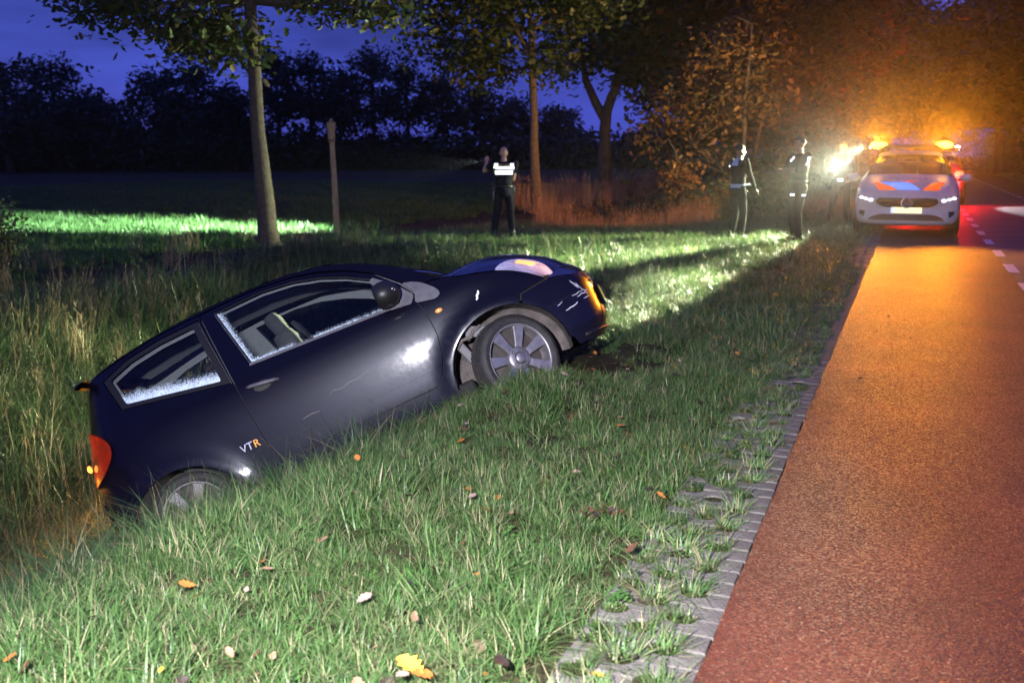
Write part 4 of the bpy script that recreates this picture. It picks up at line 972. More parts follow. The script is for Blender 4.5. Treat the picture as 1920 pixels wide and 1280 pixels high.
def subdiv(me, lv=2):
    o = bpy.data.objects.new('tmp', me); COL.objects.link(o); md = o.modifiers.new('s', 'SUBSURF'); md.levels = lv; md.render_levels = lv
    dg = bpy.context.evaluated_depsgraph_get(); r = bpy.data.meshes.new_from_object(o.evaluated_get(dg)); bpy.data.objects.remove(o); return r
def split_mesh(me, name, keep, mat, parent):
    vs = [v.co.copy() for v in me.vertices]; F = []; mp_ = {}; V = []
    for p in me.polygons:
        if p.material_index in keep:
            q = []
            for i in p.vertices:
                if i not in mp_: mp_[i] = len(V); V.append(vs[i])
                q.append(mp_[i])
            F.append(tuple(q))
    return mk(name, V, F, mat, parent, True)
def decal(name, poly, bvh, to_ray, mat, parent, off=.006, step=.05):
    P, T, LP = cdt(poly, (), step); V = []; ok = []
    for p in P:
        o, d = to_ray(*p); h = bvh.ray_cast(Vector(o), Vector(d)); ok.append(h[0] is not None); V.append((h[0] + h[1] * (off if h[1].dot(Vector(d)) < 0 else -off)) if h[0] is not None else Vector(o))
    F = [t for t in T if all(ok[i] for i in t)]
    F2 = []
    for t in F:
        a, b, c = (V[i] for i in t); F2.append(t if (b - a).cross(c - a).dot(Vector(to_ray(*P[t[0]])[1])) < 0 else t[::-1])
    return mk(name, V, F2, mat, parent, True)
def patrol(name, label, loc, rz, paint, lit):
    root = empty(name, loc, rz); tag(root, label, 'car')
    V, F, kind = shell_vf(); ms = [bpy.data.materials.new('t%d' % i) for i in range(5)]
    me = mk('shell', V, F, ms, nolink=True, midx=kind); me = subdiv(me, 2)
    bvh = BVHTree.FromPolygons([v.co for v in me.vertices], [tuple(p.vertices) for p in me.polygons])
    split_mesh(me, 'body', (0,), paint, root); split_mesh(me, 'windscreen', (1,), M['wind'], root); split_mesh(me, 'side_window', (2,), M['wind'], root); split_mesh(me, 'side_window', (4,), M['wind'], root); split_mesh(me, 'rear_window', (3,), M['wind'], root)
    fwd = lambda y, z: ((.6, y, z), (-1, 0, 0)); down = lambda x, y: ((-x, y, 2.2), (0, 0, -1)); back = lambda y, z: ((-5.2, y, z), (1, 0, 0))
    # grille, intakes, lamps, plate
    gr = decal('grille', roundpoly([(-.40, .520), (.40, .520), (.54, .60), (.50, .690), (-.50, .690), (-.54, .60)], .06), bvh, fwd, M['car_black'], root)
    for z in (.605,):
        for a, b in ((-.50, -.12), (.12, .50)):
            decal('grille_bar', [(a, z - .012), (b, z - .012), (b, z + .012), (a, z + .012)], bvh, fwd, M['chrome'], gr, .016)
    cc = bvh.ray_cast(Vector((.6, 0, .605)), Vector((-1, 0, 0)))[0]
    V2, F2 = lathe_vf([(.085, 0), (.10, .012), (.10, .026), (.088, .03), (.082, .02)], cc + Vector((-.004, 0, 0)), (1, 0, 0), 28); mk('grille_ring', V2, F2, M['chrome'], gr)
    for a in (90, 210, 330): tube('star_arm', [cc + Vector((.018, 0, 0)), cc + Vector((.018, .086 * math.cos(math.radians(a)), .086 * math.sin(math.radians(a))))], [.012, .005], M['chrome'], gr, 6)
    decal('lower_intake', roundpoly([(-.66, .285), (.66, .285), (.60, .345), (.45, .395), (-.45, .395), (-.60, .345)], .04), bvh, fwd, M['car_black'], root)
    for s in (-1, 1):
        decal('side_intake', roundpoly([(s * .72, .335), (s * .80, .40), (s * .81, .46), (s * .70, .455)], .02), bvh, fwd, M['car_black'], root)
        hl = decal('headlamp', roundpoly([(s * .55, .625), (s * .82, .645), (s * .855, .735), (s * .74, .725), (s * .58, .675)], .02), bvh, fwd, M['car_black'], root, .006)
        for yy, zz, r in ((.615, .650, .042), (.70, .668, .036), (.775, .685, .040)):
            decal('lamp_unit', [(s * yy + r * 1.15 * math.cos(a), zz + r * .75 * math.sin(a)) for a in [2 * PI * k / 12 for k in range(12)]], bvh, fwd, M['lamp_white'] if lit else M['front_lamp'], hl, .012, .03)
    pl = decal('number_plate', roundpoly([(-.26, .415), (.26, .415), (.26, .525), (-.26, .525)], .008), bvh, fwd, M['plate_y'], root, .018)
    decal('plate_band', [(-.255, .42), (-.205, .42), (-.205, .52), (-.255, .52)], bvh, fwd, M['plate_b'], pl, .021)
    # mirrors, wheels, arches
    for s in (-1, 1):
        V2, F2 = ell_vf((-1.42, s * 1.0, 1.03), (.085, .115, .078), None, 18, 10); mi = mk('door_mirror', V2, F2, paint, root)
        tube('mirror_arm', [(-1.40, s * .86, .985), (-1.42, s * .93, 1.0)], .025, M['car_black'], mi, 8)
    for x in (-.86, -3.59):
        for s in (-1, 1):
            V2, F2 = lathe_vf([(.0, 0), (.36, 0), (.36, .02), (.0, .02)], (x, s * .885, .33), (0, s, 0), 28); mk('arch', V2, F2, M['car_black'], root)
            wheel(root, x, s, 0, .315, .315, .83)
    box('underbody', (-2.2, 0, .25), (3.9, 1.5, .12), M['shell'], root, .02)
    # cabin behind the glass
    box('dashboard', (-1.35, 0, .93), (.5, 1.35, .14), M['seat'], root, .05); box('cabin_floor', (-2.6, 0, .80), (2.6, 1.5, .2), M['seat'], root, .05)
    box('rear_view_mirror', (-1.72, 0, 1.36), (.03, .22, .06), M['car_black'], root, .01)
    for y in (-.36, .36):
        box('seat_back', (-2.35, y, 1.02), (.14, .48, .56), M['seat'], root, .06, Matrix.Rotation(math.radians(14), 3, 'Y')); box('headrest', (-2.42, y, 1.36), (.10, .27, .15), M['seat'], root, .04)
    box('rear_bench', (-3.45, 0, 1.0), (.16, 1.2, .60), M['seat'], root, .06)
    # light bar
    bar = box('light_bar', (-2.15, 0, 1.615), (.30, 1.20, .075), M['car_black'], root, .025)
    for y in (-.42, .42): box('bar_foot', (-2.15, y, 1.568), (.10, .06, .05), M['car_black'], bar, .01)
    for y in (-.60, .60):
        V2, F2 = ell_vf((-2.12, y, 1.645), (.17, .155, .070), None, 24, 14); mk('beacon', V2, F2, M['amber_on'] if lit else M['amber_lens'], bar)
    if lit: box('added_lamp', (-2.12, -.765, 1.60), (.09, .03, .06), M['added_lens_on'], bar, .01)  # lamp box added as the origin of the white verge beams
    return root, bvh, fwd, down, back
pc, bvh, fwd, down, back = patrol('police_car', 'silver white police car with orange and blue bonnet stripes and lit amber beacons', (-.075, 19.45, 0), math.radians(-90), M['police_white'], True)
# bonnet livery: (distance from nose, sideways); car's left is image right
def hood(name, pts, mat):
    return decal(name, [(p[0], p[1]) for p in pts], bvh, lambda a, b: down(a, b), mat, pc, .004, .05)
hood('blue_stripe', [(.17, -.16), (.17, .22), (.62, 0.0), (.66, -.52), ], M['stripe_blue'])
hood('orange_stripe', [(.20, -.50), (.17, -.18), (.65, -.54), (.62, -.60)], M['stripe_orange'])
hood('orange_stripe', [(.17, .25), (.19, .52), (.68, .64), (.60, .42)], M['stripe_orange'])
hood('orange_stripe', [(.67, -.13), (.60, .02), (.70, .18), (.73, .02)], M['stripe_orange'])
tx = 'POLITIE'
for i, ch in enumerate(tx):
    y = -.30 + .60 * i / 6; h = bvh.ray_cast(Vector((-.90, y, 2.2)), Vector((0, 0, -1)))
    o = text_mesh('bonnet_letter', ch, .13, M['letter_blue'], pc, .002)
    nrm = h[1] if h[1].z > 0 else -h[1]; xa = Vector((0, 1, 0)); xa = (xa - nrm * xa.dot(nrm)).normalized(); ya = nrm.cross(xa)
    mm = Matrix.Identity(4)
    for a, v in enumerate((xa, ya, nrm)):
        for b in range(3): mm[b][a] = v[b]
    mm.translation = h[0] + nrm * .006; o.matrix_local = mm
# amber light leaves the beacons level, through their front and side lenses
for dx, dirs in ((-.60, ((-.15, -1, .0, .85), (-1, .12, .12, 1.9), (-.72, .65, .14, 2.0))), (.60, ((.05, -1, .0, .85), (.8, .6, .2, .08)))):
    for d_ in dirs:
        p_ = Vector((-.075 + dx, 21.58, 1.70)); v_ = Vector(d_[:3]).normalized(); p_ = p_ + Vector((v_.x * .17, v_.y * .21, .03))
        lamp('beacon_light', 'SPOT', p_, 1500 * d_[3], AMBER, .06, aim=p_ + v_ * 10, size=54 if v_.y < -.9 else 72, blend=.6)
for dx in (-.60, .60):      # the narrow main lobe, aimed along the road
    p_ = Vector((-.075 + dx, 21.34, 1.73)); lamp('beacon_light', 'SPOT', p_, 6500, AMBER, .06, aim=(-.2 + dx * .3, 0, 3.0), size=17, blend=.9)
# white lamp added at the bar's left end, to light verge and trees
for aim_, en_, sz_, bl_ in (((-7.8, 11.3, .25), 13000, 56, .15), ((-3.05, 8.5, .0), 85000, 8.8, .4), ((-5.9, 9.5, -.2), 80000, 18, .5), ((-10.5, 13.6, -.2), 5000, 20, .6), ((-10.5, 29.5, 5.0), 2200, 62, .8)):
    lamp('added_light', 'SPOT', (-.075 - .80, 21.50, 1.66), en_, (.92, 1.0, .62), .035, aim=aim_, size=sz_, blend=bl_)
# parked car behind, tail towards the camera
p2, bvh2, fwd2, down2, back2 = patrol('parked_car', 'dark car with red tail lights standing behind the striped police car', (.55, 36.4, 0), math.radians(90), M['police_dark'], False)
for s in (-1, 1):
    decal('tail_light', roundpoly([(s * .52, .86), (s * .76, .84), (s * .80, .96), (s * .60, .99)], .02), bvh2, back2, M['red_on'], p2, .01)
    decal('reflector', roundpoly([(s * .60, .50), (s * .72, .50), (s * .72, .80), (s * .66, .80)], .01), bvh2, back2, M['lamp_white'], p2, .012)
for s in (-1, 1): lamp('tail_light_glow', 'POINT', (.55 + s * .66, 31.75, .92), 480, (1.0, .008, .006), .08)
# white work light on its roof, over the carriageway
box('work_light', (-2.15, -.66, 1.66), (.10, .12, .12), M['work_on'], p2, .02)
lamp('work_light_beam', 'SPOT', (1.35, 33.6, 1.76), 1900, (.92, .95, 1.0), .07, aim=(6.6, 27.0, 0.0), size=58, blend=.25)

# ------------------------------------------------------------------ people
M['uniform'] = pbr('navy_uniform', (.010, .011, .018), .9, spec=.08, var=.4, vscale=30)
M['jacket'] = pbr('dark_jacket', (.014, .013, .016), .9, spec=.08, var=.4, vscale=25)
M['skin'] = pbr('skin', (.42, .24, .17), .55, var=.12, vscale=25)
M['skin_dark'] = pbr('skin_tanned', (.20, .11, .075), .55, var=.12, vscale=25)
M['boot'] = pbr('black_boots', (.008, .008, .008), .45)
M['shirt'] = pbr('pale_shirt', (.42, .46, .58), .8, var=.15, vscale=20)
M['hair'] = pbr('dark_hair', (.012, .009, .008), .6)
M['tape'] = retro('reflective_tape', (.9, .93, .95), .75)
M['tape_y'] = pbr('fluorescent_yellow', (.45, .60, .05), .6)
M['gold'] = pbr('gold_letters', (.55, .38, .10), .5)
M['sole'] = pbr('pale_sole', (.5, .5, .52), .6)
def cap_vf(a, b, ra, rb, seg=14):
    a = Vector(a); b = Vector(b); d = (b - a); L_ = d.length; d = d.normalized() if L_ > 1e-6 else Vector((0, 0, 1)); pth = []; rad = []
    for k in range(5): t = PI / 2 * k / 4; pth.append(a - d * ra * math.cos(t)); rad.append(max(ra * math.sin(t), 1e-3))
    for k in range(1, 4): pth.append(a.lerp(b, k / 4)); rad.append(ra + (rb - ra) * k / 4)
    for k in range(5): t = PI / 2 * k / 4; pth.append(b + d * rb * math.sin(t)); rad.append(max(rb * math.cos(t), 1e-3))
    return tube_vf(pth, rad, seg)
def person(label, loc, rz, P, mats, z0=None):
    """local frame: +Y is where the person faces, +X the right hand side"""
    pr = []
    def C(a, b, ra, rb, t): pr.append(('c', Vector(a), Vector(b), ra, rb, t))
    def E_(c, r, t, rot=None): pr.append(('e', Vector(c), Vector(r), rot, 0, t))
    lean = Vector(P.get('lean', (0, 0, 0))); H = P.get('h', 1.0)
    hip = Vector((0, 0, .95)); ch = Vector((0, 0, 1.30)) + lean; nk = Vector((0, .0, 1.50)) + lean * 1.3
    bulk = P.get('bulk', 1.0)
    E_(hip, (.172, .130, .15), 0); E_(hip + Vector((0, -.02, -.03)), (.165, .135, .12), 0); E_(Vector((0, 0, 1.10)) + lean * .4, (.160 * bulk, .118 * bulk, .17), 1); E_(ch, (.188 * bulk, .132 * bulk, .22), 1); E_(ch + Vector((0, -.01, .10)), (.195 * bulk, .115 * bulk, .11), 1)
    C(nk + Vector((0, -.02, -.06)), nk + Vector((0, .01, .07)), .066, .058, P.get('neck', 2))
    yw = P.get('yaw', 0); hp = P.get('nod', 0); hr = Matrix.Rotation(yw, 3, 'Z') @ Matrix.Rotation(-hp, 3, 'X'); hc = nk + Vector((0, .02, .165))
    E_(hc + hr @ Vector((0, -.005, .02)), (.076, .095, .105), 2, hr); E_(hc + hr @ Vector((0, .028, -.055)), (.055, .062, .065), 2, hr)
    C(hc + hr @ Vector((0, .088, .012)), hc + hr @ Vector((0, .108, -.022)), .011, .016, 2)
    for s in (-1, 1): E_(hc + hr @ Vector((s * .077, -.008, -.005)), (.013, .022, .032), 2, hr)
    for s, nm in ((-1, 'L'), (1, 'R')):
        f = Vector((*P['foot' + nm], 0)); toe = P.get('toe' + nm, 0.0); fd = Vector((math.sin(toe), math.cos(toe), 0))
        hj = Vector((s * .095, 0, .92)); an = f + Vector((0, 0, .10)); kn = hj.lerp(an, .5) + fd * (.05 + P.get('knee' + nm, 0.0)) + Vector((s * .01, 0, 0))
        C(hj, kn + Vector((0, 0, .03)), .102, .076, 0); C(kn, an.lerp(kn, .45), .074, .072, 0); C(an.lerp(kn, .5), an + Vector((0, 0, .03)), .072, .061, 0)
        C(an + Vector((0, -.02, .05)), an + Vector((0, -.02, -.03)), .052, .050, 3); C(f + Vector((0, 0, .045)) - fd * .06, f + Vector((0, 0, .04)) + fd * .13, .046, .042, 3)
        sh = ch + Vector((s * .205 * bulk, -.01, .165)); hd = Vector(P['hand' + nm]); v = hd - sh; L1, L2 = .30, .27; d = min(v.length, (L1 + L2) * .995); a = math.acos(max(-1, min(1, (L1 * L1 + d * d - L2 * L2) / (2 * L1 * d))))
        pole = Vector(P.get('pole' + nm, (s * .6, -.8, -.3))); u = v.normalized(); w = (pole - u * pole.dot(u)).normalized(); el = sh + u * (L1 * math.cos(a)) + w * (L1 * math.sin(a)); wr = sh + u * d
        at_ = P.get('sleeve', 1); C(sh, sh.lerp(el, .5), .070, .060, 1); C(sh.lerp(el, .4), el, .056, .047, at_); C(el, el.lerp(wr, .4), .047, .045, P.get('fore', 2)); C(el.lerp(wr, .35), wr, .043, .030, P.get('fore', 2))
        hdir = Vector(P.get('hdir' + nm, (wr - el).normalized())).normalized(); side = Vector(P.get('palm' + nm, (s, 0, 0))); side = (side - hdir * side.dot(hdir)).normalized(); nrm = hdir.cross(side)
        C(wr, wr + hdir * .06, .029, .034, 2)
        pc_ = wr + hdir * .075
        for k in range(4):
            b0 = pc_ + side * (.030 - .020 * k); l = (.038, .044, .041, .032)[k]; cu = P.get('curl', .6)
            m1 = b0 + hdir * l * .9 + nrm * l * .3 * cu; m2 = m1 + hdir * l * (1 - cu) + nrm * l * cu; C(b0, m1, .0105, .010, 2); C(m1, m2, .010, .0085, 2)
        t0 = wr + hdir * .025 + side * .030; t1 = t0 + hdir * .035 + side * .022 + nrm * .01; C(t0, t1, .013, .012, 2); C(t1, t1 + hdir * .028 + nrm * .012, .0115, .009, 2)
    parts = []
    for p in pr: parts.append(cap_vf(p[1], p[2], p[3], p[4]) if p[0] == 'c' else ell_vf(p[1], p[2], p[3], 18, 12))
    V, F = join_vf(parts); me = mk('tmp', V, F, M['uniform'], nolink=True)
    bm = bmesh.new(); bm.from_mesh(me); bmesh.ops.remove_doubles(bm, verts=bm.verts, dist=1e-5); bm.to_mesh(me); bm.free()
    o = bpy.data.objects.new('tmp', me); COL.objects.link(o); md = o.modifiers.new('r', 'REMESH'); md.mode = 'VOXEL'; md.voxel_size = .0105; ms = o.modifiers.new('s', 'SMOOTH'); ms.factor = .5; ms.iterations = 4
    dg = bpy.context.evaluated_depsgraph_get(); me2 = bpy.data.meshes.new_from_object(o.evaluated_get(dg)); bpy.data.objects.remove(o)
    n = len(me2.polygons); ct = np.zeros(n * 3, np.float32); me2.polygons.foreach_get('center', ct); ct = ct.reshape(-1, 3); best = np.full(n, 1e9); tg = np.zeros(n, np.int32)
    for p in pr:
        if p[0] == 'c':
            a = np.array(p[1]); b = np.array(p[2]); ab = b - a; t = np.clip(((ct - a) @ ab) / max(1e-9, ab @ ab), 0, 1); dd = np.linalg.norm(ct - (a + t[:, None] * ab), axis=1) - (p[3] + (p[4] - p[3]) * t)
        else:
            q = ct - np.array(p[1]); 
            if p[3] is not None: q = q @ np.array(p[3])
            r = np.array(p[2]); dd = (np.linalg.norm(q / r, axis=1) - 1) * r.min()
        k = dd < best; best[k] = dd[k]; tg[k] = p[5]
    me2.materials.clear()
    for mm in mats: me2.materials.append(mm)
    me2.polygons.foreach_set('material_index', tg); me2.polygons.foreach_set('use_smooth', [True] * n)
    root = empty('person', loc, rz); root.scale = (H, H, H); tag(root, label, 'person'); body = link('body', me2, root)
    bvh = BVHTree.FromPolygons([v.co for v in me2.vertices], [tuple(p.vertices) for p in me2.polygons])
    for s in (-1, 1):
        c = hc + hr @ Vector((s * .031, .083, .022)); V, F = ell_vf(c, (.012, .008, .008), hr, 8, 6); mk('eye', V, F, M['hair'], root)
    V, F = ell_vf(hc + hr @ Vector((0, .090, -.062)), (.024, .006, .005), hr, 10, 6); mk('mouth', V, F, pbr('lips', (.25, .10, .09), .5), root)
    hcv = P.get('hair', None)
    if hcv:
        V, F = ell_vf(hc + hr @ Vector((0, -.012, .026)), (.084, .103, .110), hr, 20, 14); keep = []
        for f in F:
            c = sum((Vector(V[i]) for i in f), Vector()) / 4; q = hr.transposed() @ (c - hc)
            if q.z > .035 - .55 * max(0, -q.y) - (.0 if q.y < .03 else -.045): keep.append(f)
        mk('hair', V, keep, M['hair'], root)
    if P.get('cap'):
        V, F = ell_vf(hc + hr @ Vector((0, -.005, .055)), (.088, .108, .080), hr, 20, 12); keep = [f for f in F if (hr.transposed() @ (sum((Vector(V[i]) for i in f), Vector()) / 4 - hc)).z > .045]
        mk('cap', V, keep, M['uniform'], root)
        pts = []
        V2 = []; F2 = []
        for k in range(13):
            a = math.radians(20 + 140 * k / 12)
            for r in (1.0, 1.75): V2.append(hc + hr @ Vector((math.cos(a) * .086, math.sin(a) * .104 * r - (.02 if r > 1 else 0), .052 - (.018 if r > 1 else 0))))
        F2 = [(2 * k, 2 * k + 1, 2 * k + 3, 2 * k + 2) for k in range(12)]; mk('cap_peak', V2, F2, M['boot'], root)
    # belt
    bl = []
    for k in range(29):
        a = 2 * PI * k / 28; d = Vector((math.cos(a), math.sin(a), 0)); h = bvh.ray_cast(Vector((0, 0, 1.03)) + d * .26, -d, .26); bl.append((h[0] if h[0] is not None else Vector((0, 0, 1.03)) + d * .17) + d * .006)
    V, F = tube_vf(bl, .022, 6, False); mk('belt', V, F, P.get('beltmat', M['boot']), root)
    def patch(nm, c, d, up, w, h, mat, off=.008, parent=None):
        d = Vector(d).normalized(); up = Vector(up); up = (up - d * up.dot(d)).normalized(); sd = d.cross(up); V = []; F = []; nx, nz = 8, 4; ok = []
        for i in range(nx + 1):
            for j in range(nz + 1):
                q = Vector(c) + sd * (w * (i / nx - .5)) + up * (h * (j / nz - .5)) - d * .5; r = bvh.ray_cast(q, d, .9); ok.append(r[0] is not None); V.append(r[0] - d * off if r[0] is not None else q)
        for i in range(nx):
            for j in range(nz):
                f = (i * (nz + 1) + j, (i + 1) * (nz + 1) + j, (i + 1) * (nz + 1) + j + 1, i * (nz + 1) + j + 1)
                if all(ok[k] for k in f): F.append(f)
        if F: return mk(nm, V, F, mat, parent or root, True)
    return root, patch, ch, hc
def gz(x, y): return float(terr(x, y))
def place(px, py, dz=0.0, z=-.08):
    p = at_ground(px, py, z); return Vector((p.x, p.y, gz(p.x, p.y) + dz)) if p.x < KX - .3 else Vector((p.x, p.y, 0))
OFF = [M['uniform'], M['uniform'], M['skin'], M['boot']]
# officer with his back to us, torch at shoulder height
l1 = place(945, 441, .02)
r1, pt, ch, hc = person('police officer seen from behind shining a torch over the field', l1, .42, dict(footL=(-.19, .0), footR=(.17, -.06), toeL=.25, toeR=-.2, handL=(-.33, .42, 1.50), poleL=(-.5, -.1, -.9), handR=(.05, .28, 1.12), poleR=(.1, -.2, -1), sleeve=2, bulk=1.10, h=.985, nod=.05, curl=.9), OFF)
pt('vest_band', ch + Vector((0, 0, -.005)), (0, 1, 0), (0, 0, 1), .34, .070, M['tape']); pt('vest_band', ch + Vector((0, 0, .085)), (0, 1, 0), (0, 0, 1), .40, .050, M['tape'])
for s in (-1, 1): pt('shoulder_tape', ch + Vector((s * .155, 0, .135)), (0, 1, 0), (0, 0, 1), .07, .07, M['tape'])
pt('sleeve_flash', ch + Vector((-.205, 0, .02)), (.3, 1, 0), (0, 0, 1), .11, .07, M['tape_y'])
t_ = text_mesh('back_lettering', 'POLITIE', .062, M['gold'], r1, .001); t_.matrix_local = Matrix.Translation(ch + Vector((0, -.165, .135))) @ Matrix.Rotation(PI / 2, 4, 'X')
box('radio', (.19, .0, .96), (.05, .07, .16), M['boot'], r1, .01); box('holster', (-.20, .02, .86), (.06, .10, .20), M['boot'], r1, .015); pt('radio_tag', Vector((-.20, 0, .80)), (0, 1, 0), (0, 0, 1), .02, .02, M['tape'])
# suspect in dark body warmer
l2 = place(1380, 444, .0)
r2, pt, ch, hc = person('man in dark body warmer over pale shirt, white belt band, facing the officer', l2, -.75, dict(footL=(-.21, .05), footR=(.21, -.05), toeL=.3, toeR=-.1, handL=(-.20, .26, .98), handR=(.22, .24, .95), hair=True, bulk=1.06, h=.99, neck=2, fore=1, beltmat=M['shirt'], yaw=-.25), [M['jacket'], M['jacket'], M['skin_dark'], M['boot']])
pt('shirt_collar', ch + Vector((.03, 0, .16)), (0, 1, 0), (0, 0, 1), .17, .14, M['shirt']); pt('shirt_hem', Vector((0, 0, 1.0)), (0, 1, 0), (0, 0, 1), .30, .05, M['shirt']); pt('arm_mark', ch + Vector((-.18, 0, .08)), (.2, 1, 0), (0, 0, 1), .08, .035, M['tape'])
for sx, sy in ((-.21, .05), (.21, -.05)): box('shoe_sole', (sx, sy + .04, .012), (.095, .29, .024), M['sole'], r2, .01)
# officer facing him
l3 = place(1491, 457, .0)
r3, pt, ch, hc = person('police officer with dark hair standing arms folded facing the man', l3, 2.25, dict(footL=(-.14, .04), footR=(.15, -.05), toeL=.2, toeR=-.25, handL=(.06, .26, 1.22), handR=(-.05, .30, 1.16), poleL=(-.7, .2, -.7), poleR=(.8, .0, -.6), sleeve=1, fore=2, hair=True, bulk=1.10, h=1.0, nod=.12, curl=.8), [M['uniform'], M['uniform'], M['skin_dark'], M['boot']])
pt('vest_band', ch + Vector((.07, 0, .09)), (0, -1, 0), (0, 0, 1), .11, .045, M['tape']); pt('vest_band', ch + Vector((.0, 0, .13)), (0, -1, 0), (0, 0, 1), .05, .05, M['tape'])
pt('sleeve_flash', ch + Vector((0, 0, .08)), (1, 0, 0), (0, 0, 1), .06, .14, M['tape']); pt('leg_tape', Vector((0.0, 0, .80)), (0, -1, 0), (0, 0, 1), .16, .035, M['tape']); pt('leg_tape', Vector((-.09, 0, .80)), (1, 0, 0), (0, 0, 1), .10, .03, M['tape'])
box('holster', (.20, .02, .86), (.06, .10, .20), M['boot'], r3, .015)
# officer with the bright torch
l4 = place(1572, 426, .0)
r4, pt, ch, hc = person('police officer in a cap holding a dazzling torch beside the car', l4, 3.02, dict(footL=(-.21, .05), footR=(.19, -.03), toeL=.35, toeR=-.25, handL=(-.20, .22, 1.00), handR=(.02, .36, 1.26), poleR=(.9, -.1, -.5), sleeve=1, fore=1, cap=True, bulk=1.12, h=1.0, curl=.9), OFF)
pt('vest_band', ch + Vector((0, 0, .03)), (0, -1, 0), (0, 0, 1), .28, .05, M['tape']); pt('belt_tape', Vector((0, 0, .98)), (0, -1, 0), (0, 0, 1), .12, .06, M['tape'])
for s in (-1, 1): pt('shoulder_tape', ch + Vector((s * .15, 0, .10)), (0, -1, 0), (0, 0, 1), .05, .10, M['tape'])
pt('sleeve_flash', ch + Vector((.22, 0, .0)), (0, -1, 0), (0, 0, 1), .07, .05, M['tape_y'])
# the two torches are things of their own
def torch(label, p, d, st, col, en, size, aim_len=10, mat=None):
    p = Vector(p); d = Vector(d).normalized(); root = empty('torch', p); tag(root, label, 'torch')
    V, F = lathe_vf([(0, -.12), (.017, -.12), (.018, .03), (.044, .06), (.048, .095), (.044, .10), (.042, .09)], (0, 0, 0), d, 20); mk('torch_body', V, F, M['boot'], root)
    V, F = lathe_vf([(.043, .088), (.02, .0905), (0, .091)], (0, 0, 0), d, 20); mk('torch_lens', V, F, emis('torch_lens_on', col, st), root)
    lamp('torch_beam', 'SPOT', p + d * .125, en, col, .02, aim=p + d * aim_len, size=size, blend=.7)
def wpos(root, q): return root.matrix_basis @ Vector(q) if False else (Matrix.Translation(root.location) @ Matrix.Rotation(root.rotation_euler.z, 4, 'Z') @ Matrix.Scale(root.scale.x, 4)) @ Vector(q)
tp = wpos(r1, (-.36, .50, 1.52)); torch('torch held up by the officer facing the field', tp, Vector((-20, 15.9, -.1)) - tp, 25, (.85, 1.0, .95), 80000, 38)
tp = wpos(r4, (.02, .54, 1.27)); torch('dazzling torch held at chest height by the capped officer', tp, Vector((0, 0, 1.3)) - tp, 1600, (.88, 1.0, .76), 4200, 9)

# ------------------------------------------------------------------ trees
def leaf_mesh(name, C_, size, mat, parent, jit=.35, tint=(0, 1), droop=.5, seed=0):
    """one bent lobed leaf per centre"""
    r = np.random.default_rng(seed); n = len(C_)
    az = r.uniform(0, 2 * PI, n); el = r.normal(-.25, droop, n); sz = size * r.uniform(1 - jit, 1 + jit, n); roll = r.normal(0, .6, n)
    d = np.stack([np.cos(az) * np.cos(el), np.sin(az) * np.cos(el), np.sin(el)], 1); s = np.stack([-np.sin(az), np.cos(az), np.zeros(n)], 1); u = np.cross(s, d)
    s2 = s * np.cos(roll)[:, None] + u * np.sin(roll)[:, None]; u2 = np.cross(s2, d)
    shp = [(0, 0, 0), (.30, .26, .03), (.55, .17, .05), (.75, .30, .04), (1.0, 0, -.05), (.75, -.30, .04), (.55, -.17, .05), (.30, -.26, .03)]
    V = np.stack([C_ + d * (a * sz)[:, None] + s2 * (b * sz)[:, None] + u2 * (c * sz)[:, None] for a, b, c in shp], 1).reshape(-1, 3)
    me = bpy.data.meshes.new(name); me.vertices.add(len(V)); me.vertices.foreach_set('co', V.astype(np.float32).ravel())
    base = (np.arange(n) * 8)[:, None]; f = np.concatenate([base + np.array([[0, 1, 2, 3, 4]]), base + np.array([[0, 4, 5, 6, 7]])], 1).reshape(-1)
    nf = n * 2; me.loops.add(nf * 5); me.loops.foreach_set('vertex_index', f.astype(np.int32)); me.polygons.add(nf); me.polygons.foreach_set('loop_start', (np.arange(nf) * 5).astype(np.int32))
    try: me.polygons.foreach_set('loop_total', np.full(nf, 5, np.int32))
    except Exception: pass
    me.update(calc_edges=True); me.materials.append(mat)
    tt = np.repeat(np.clip(r.uniform(tint[0], tint[1], n), 0, 1), 8).astype(np.float32); a = me.attributes.new('tint', 'FLOAT', 'POINT'); a.data.foreach_set('value', tt)
    return link(name, me, parent)
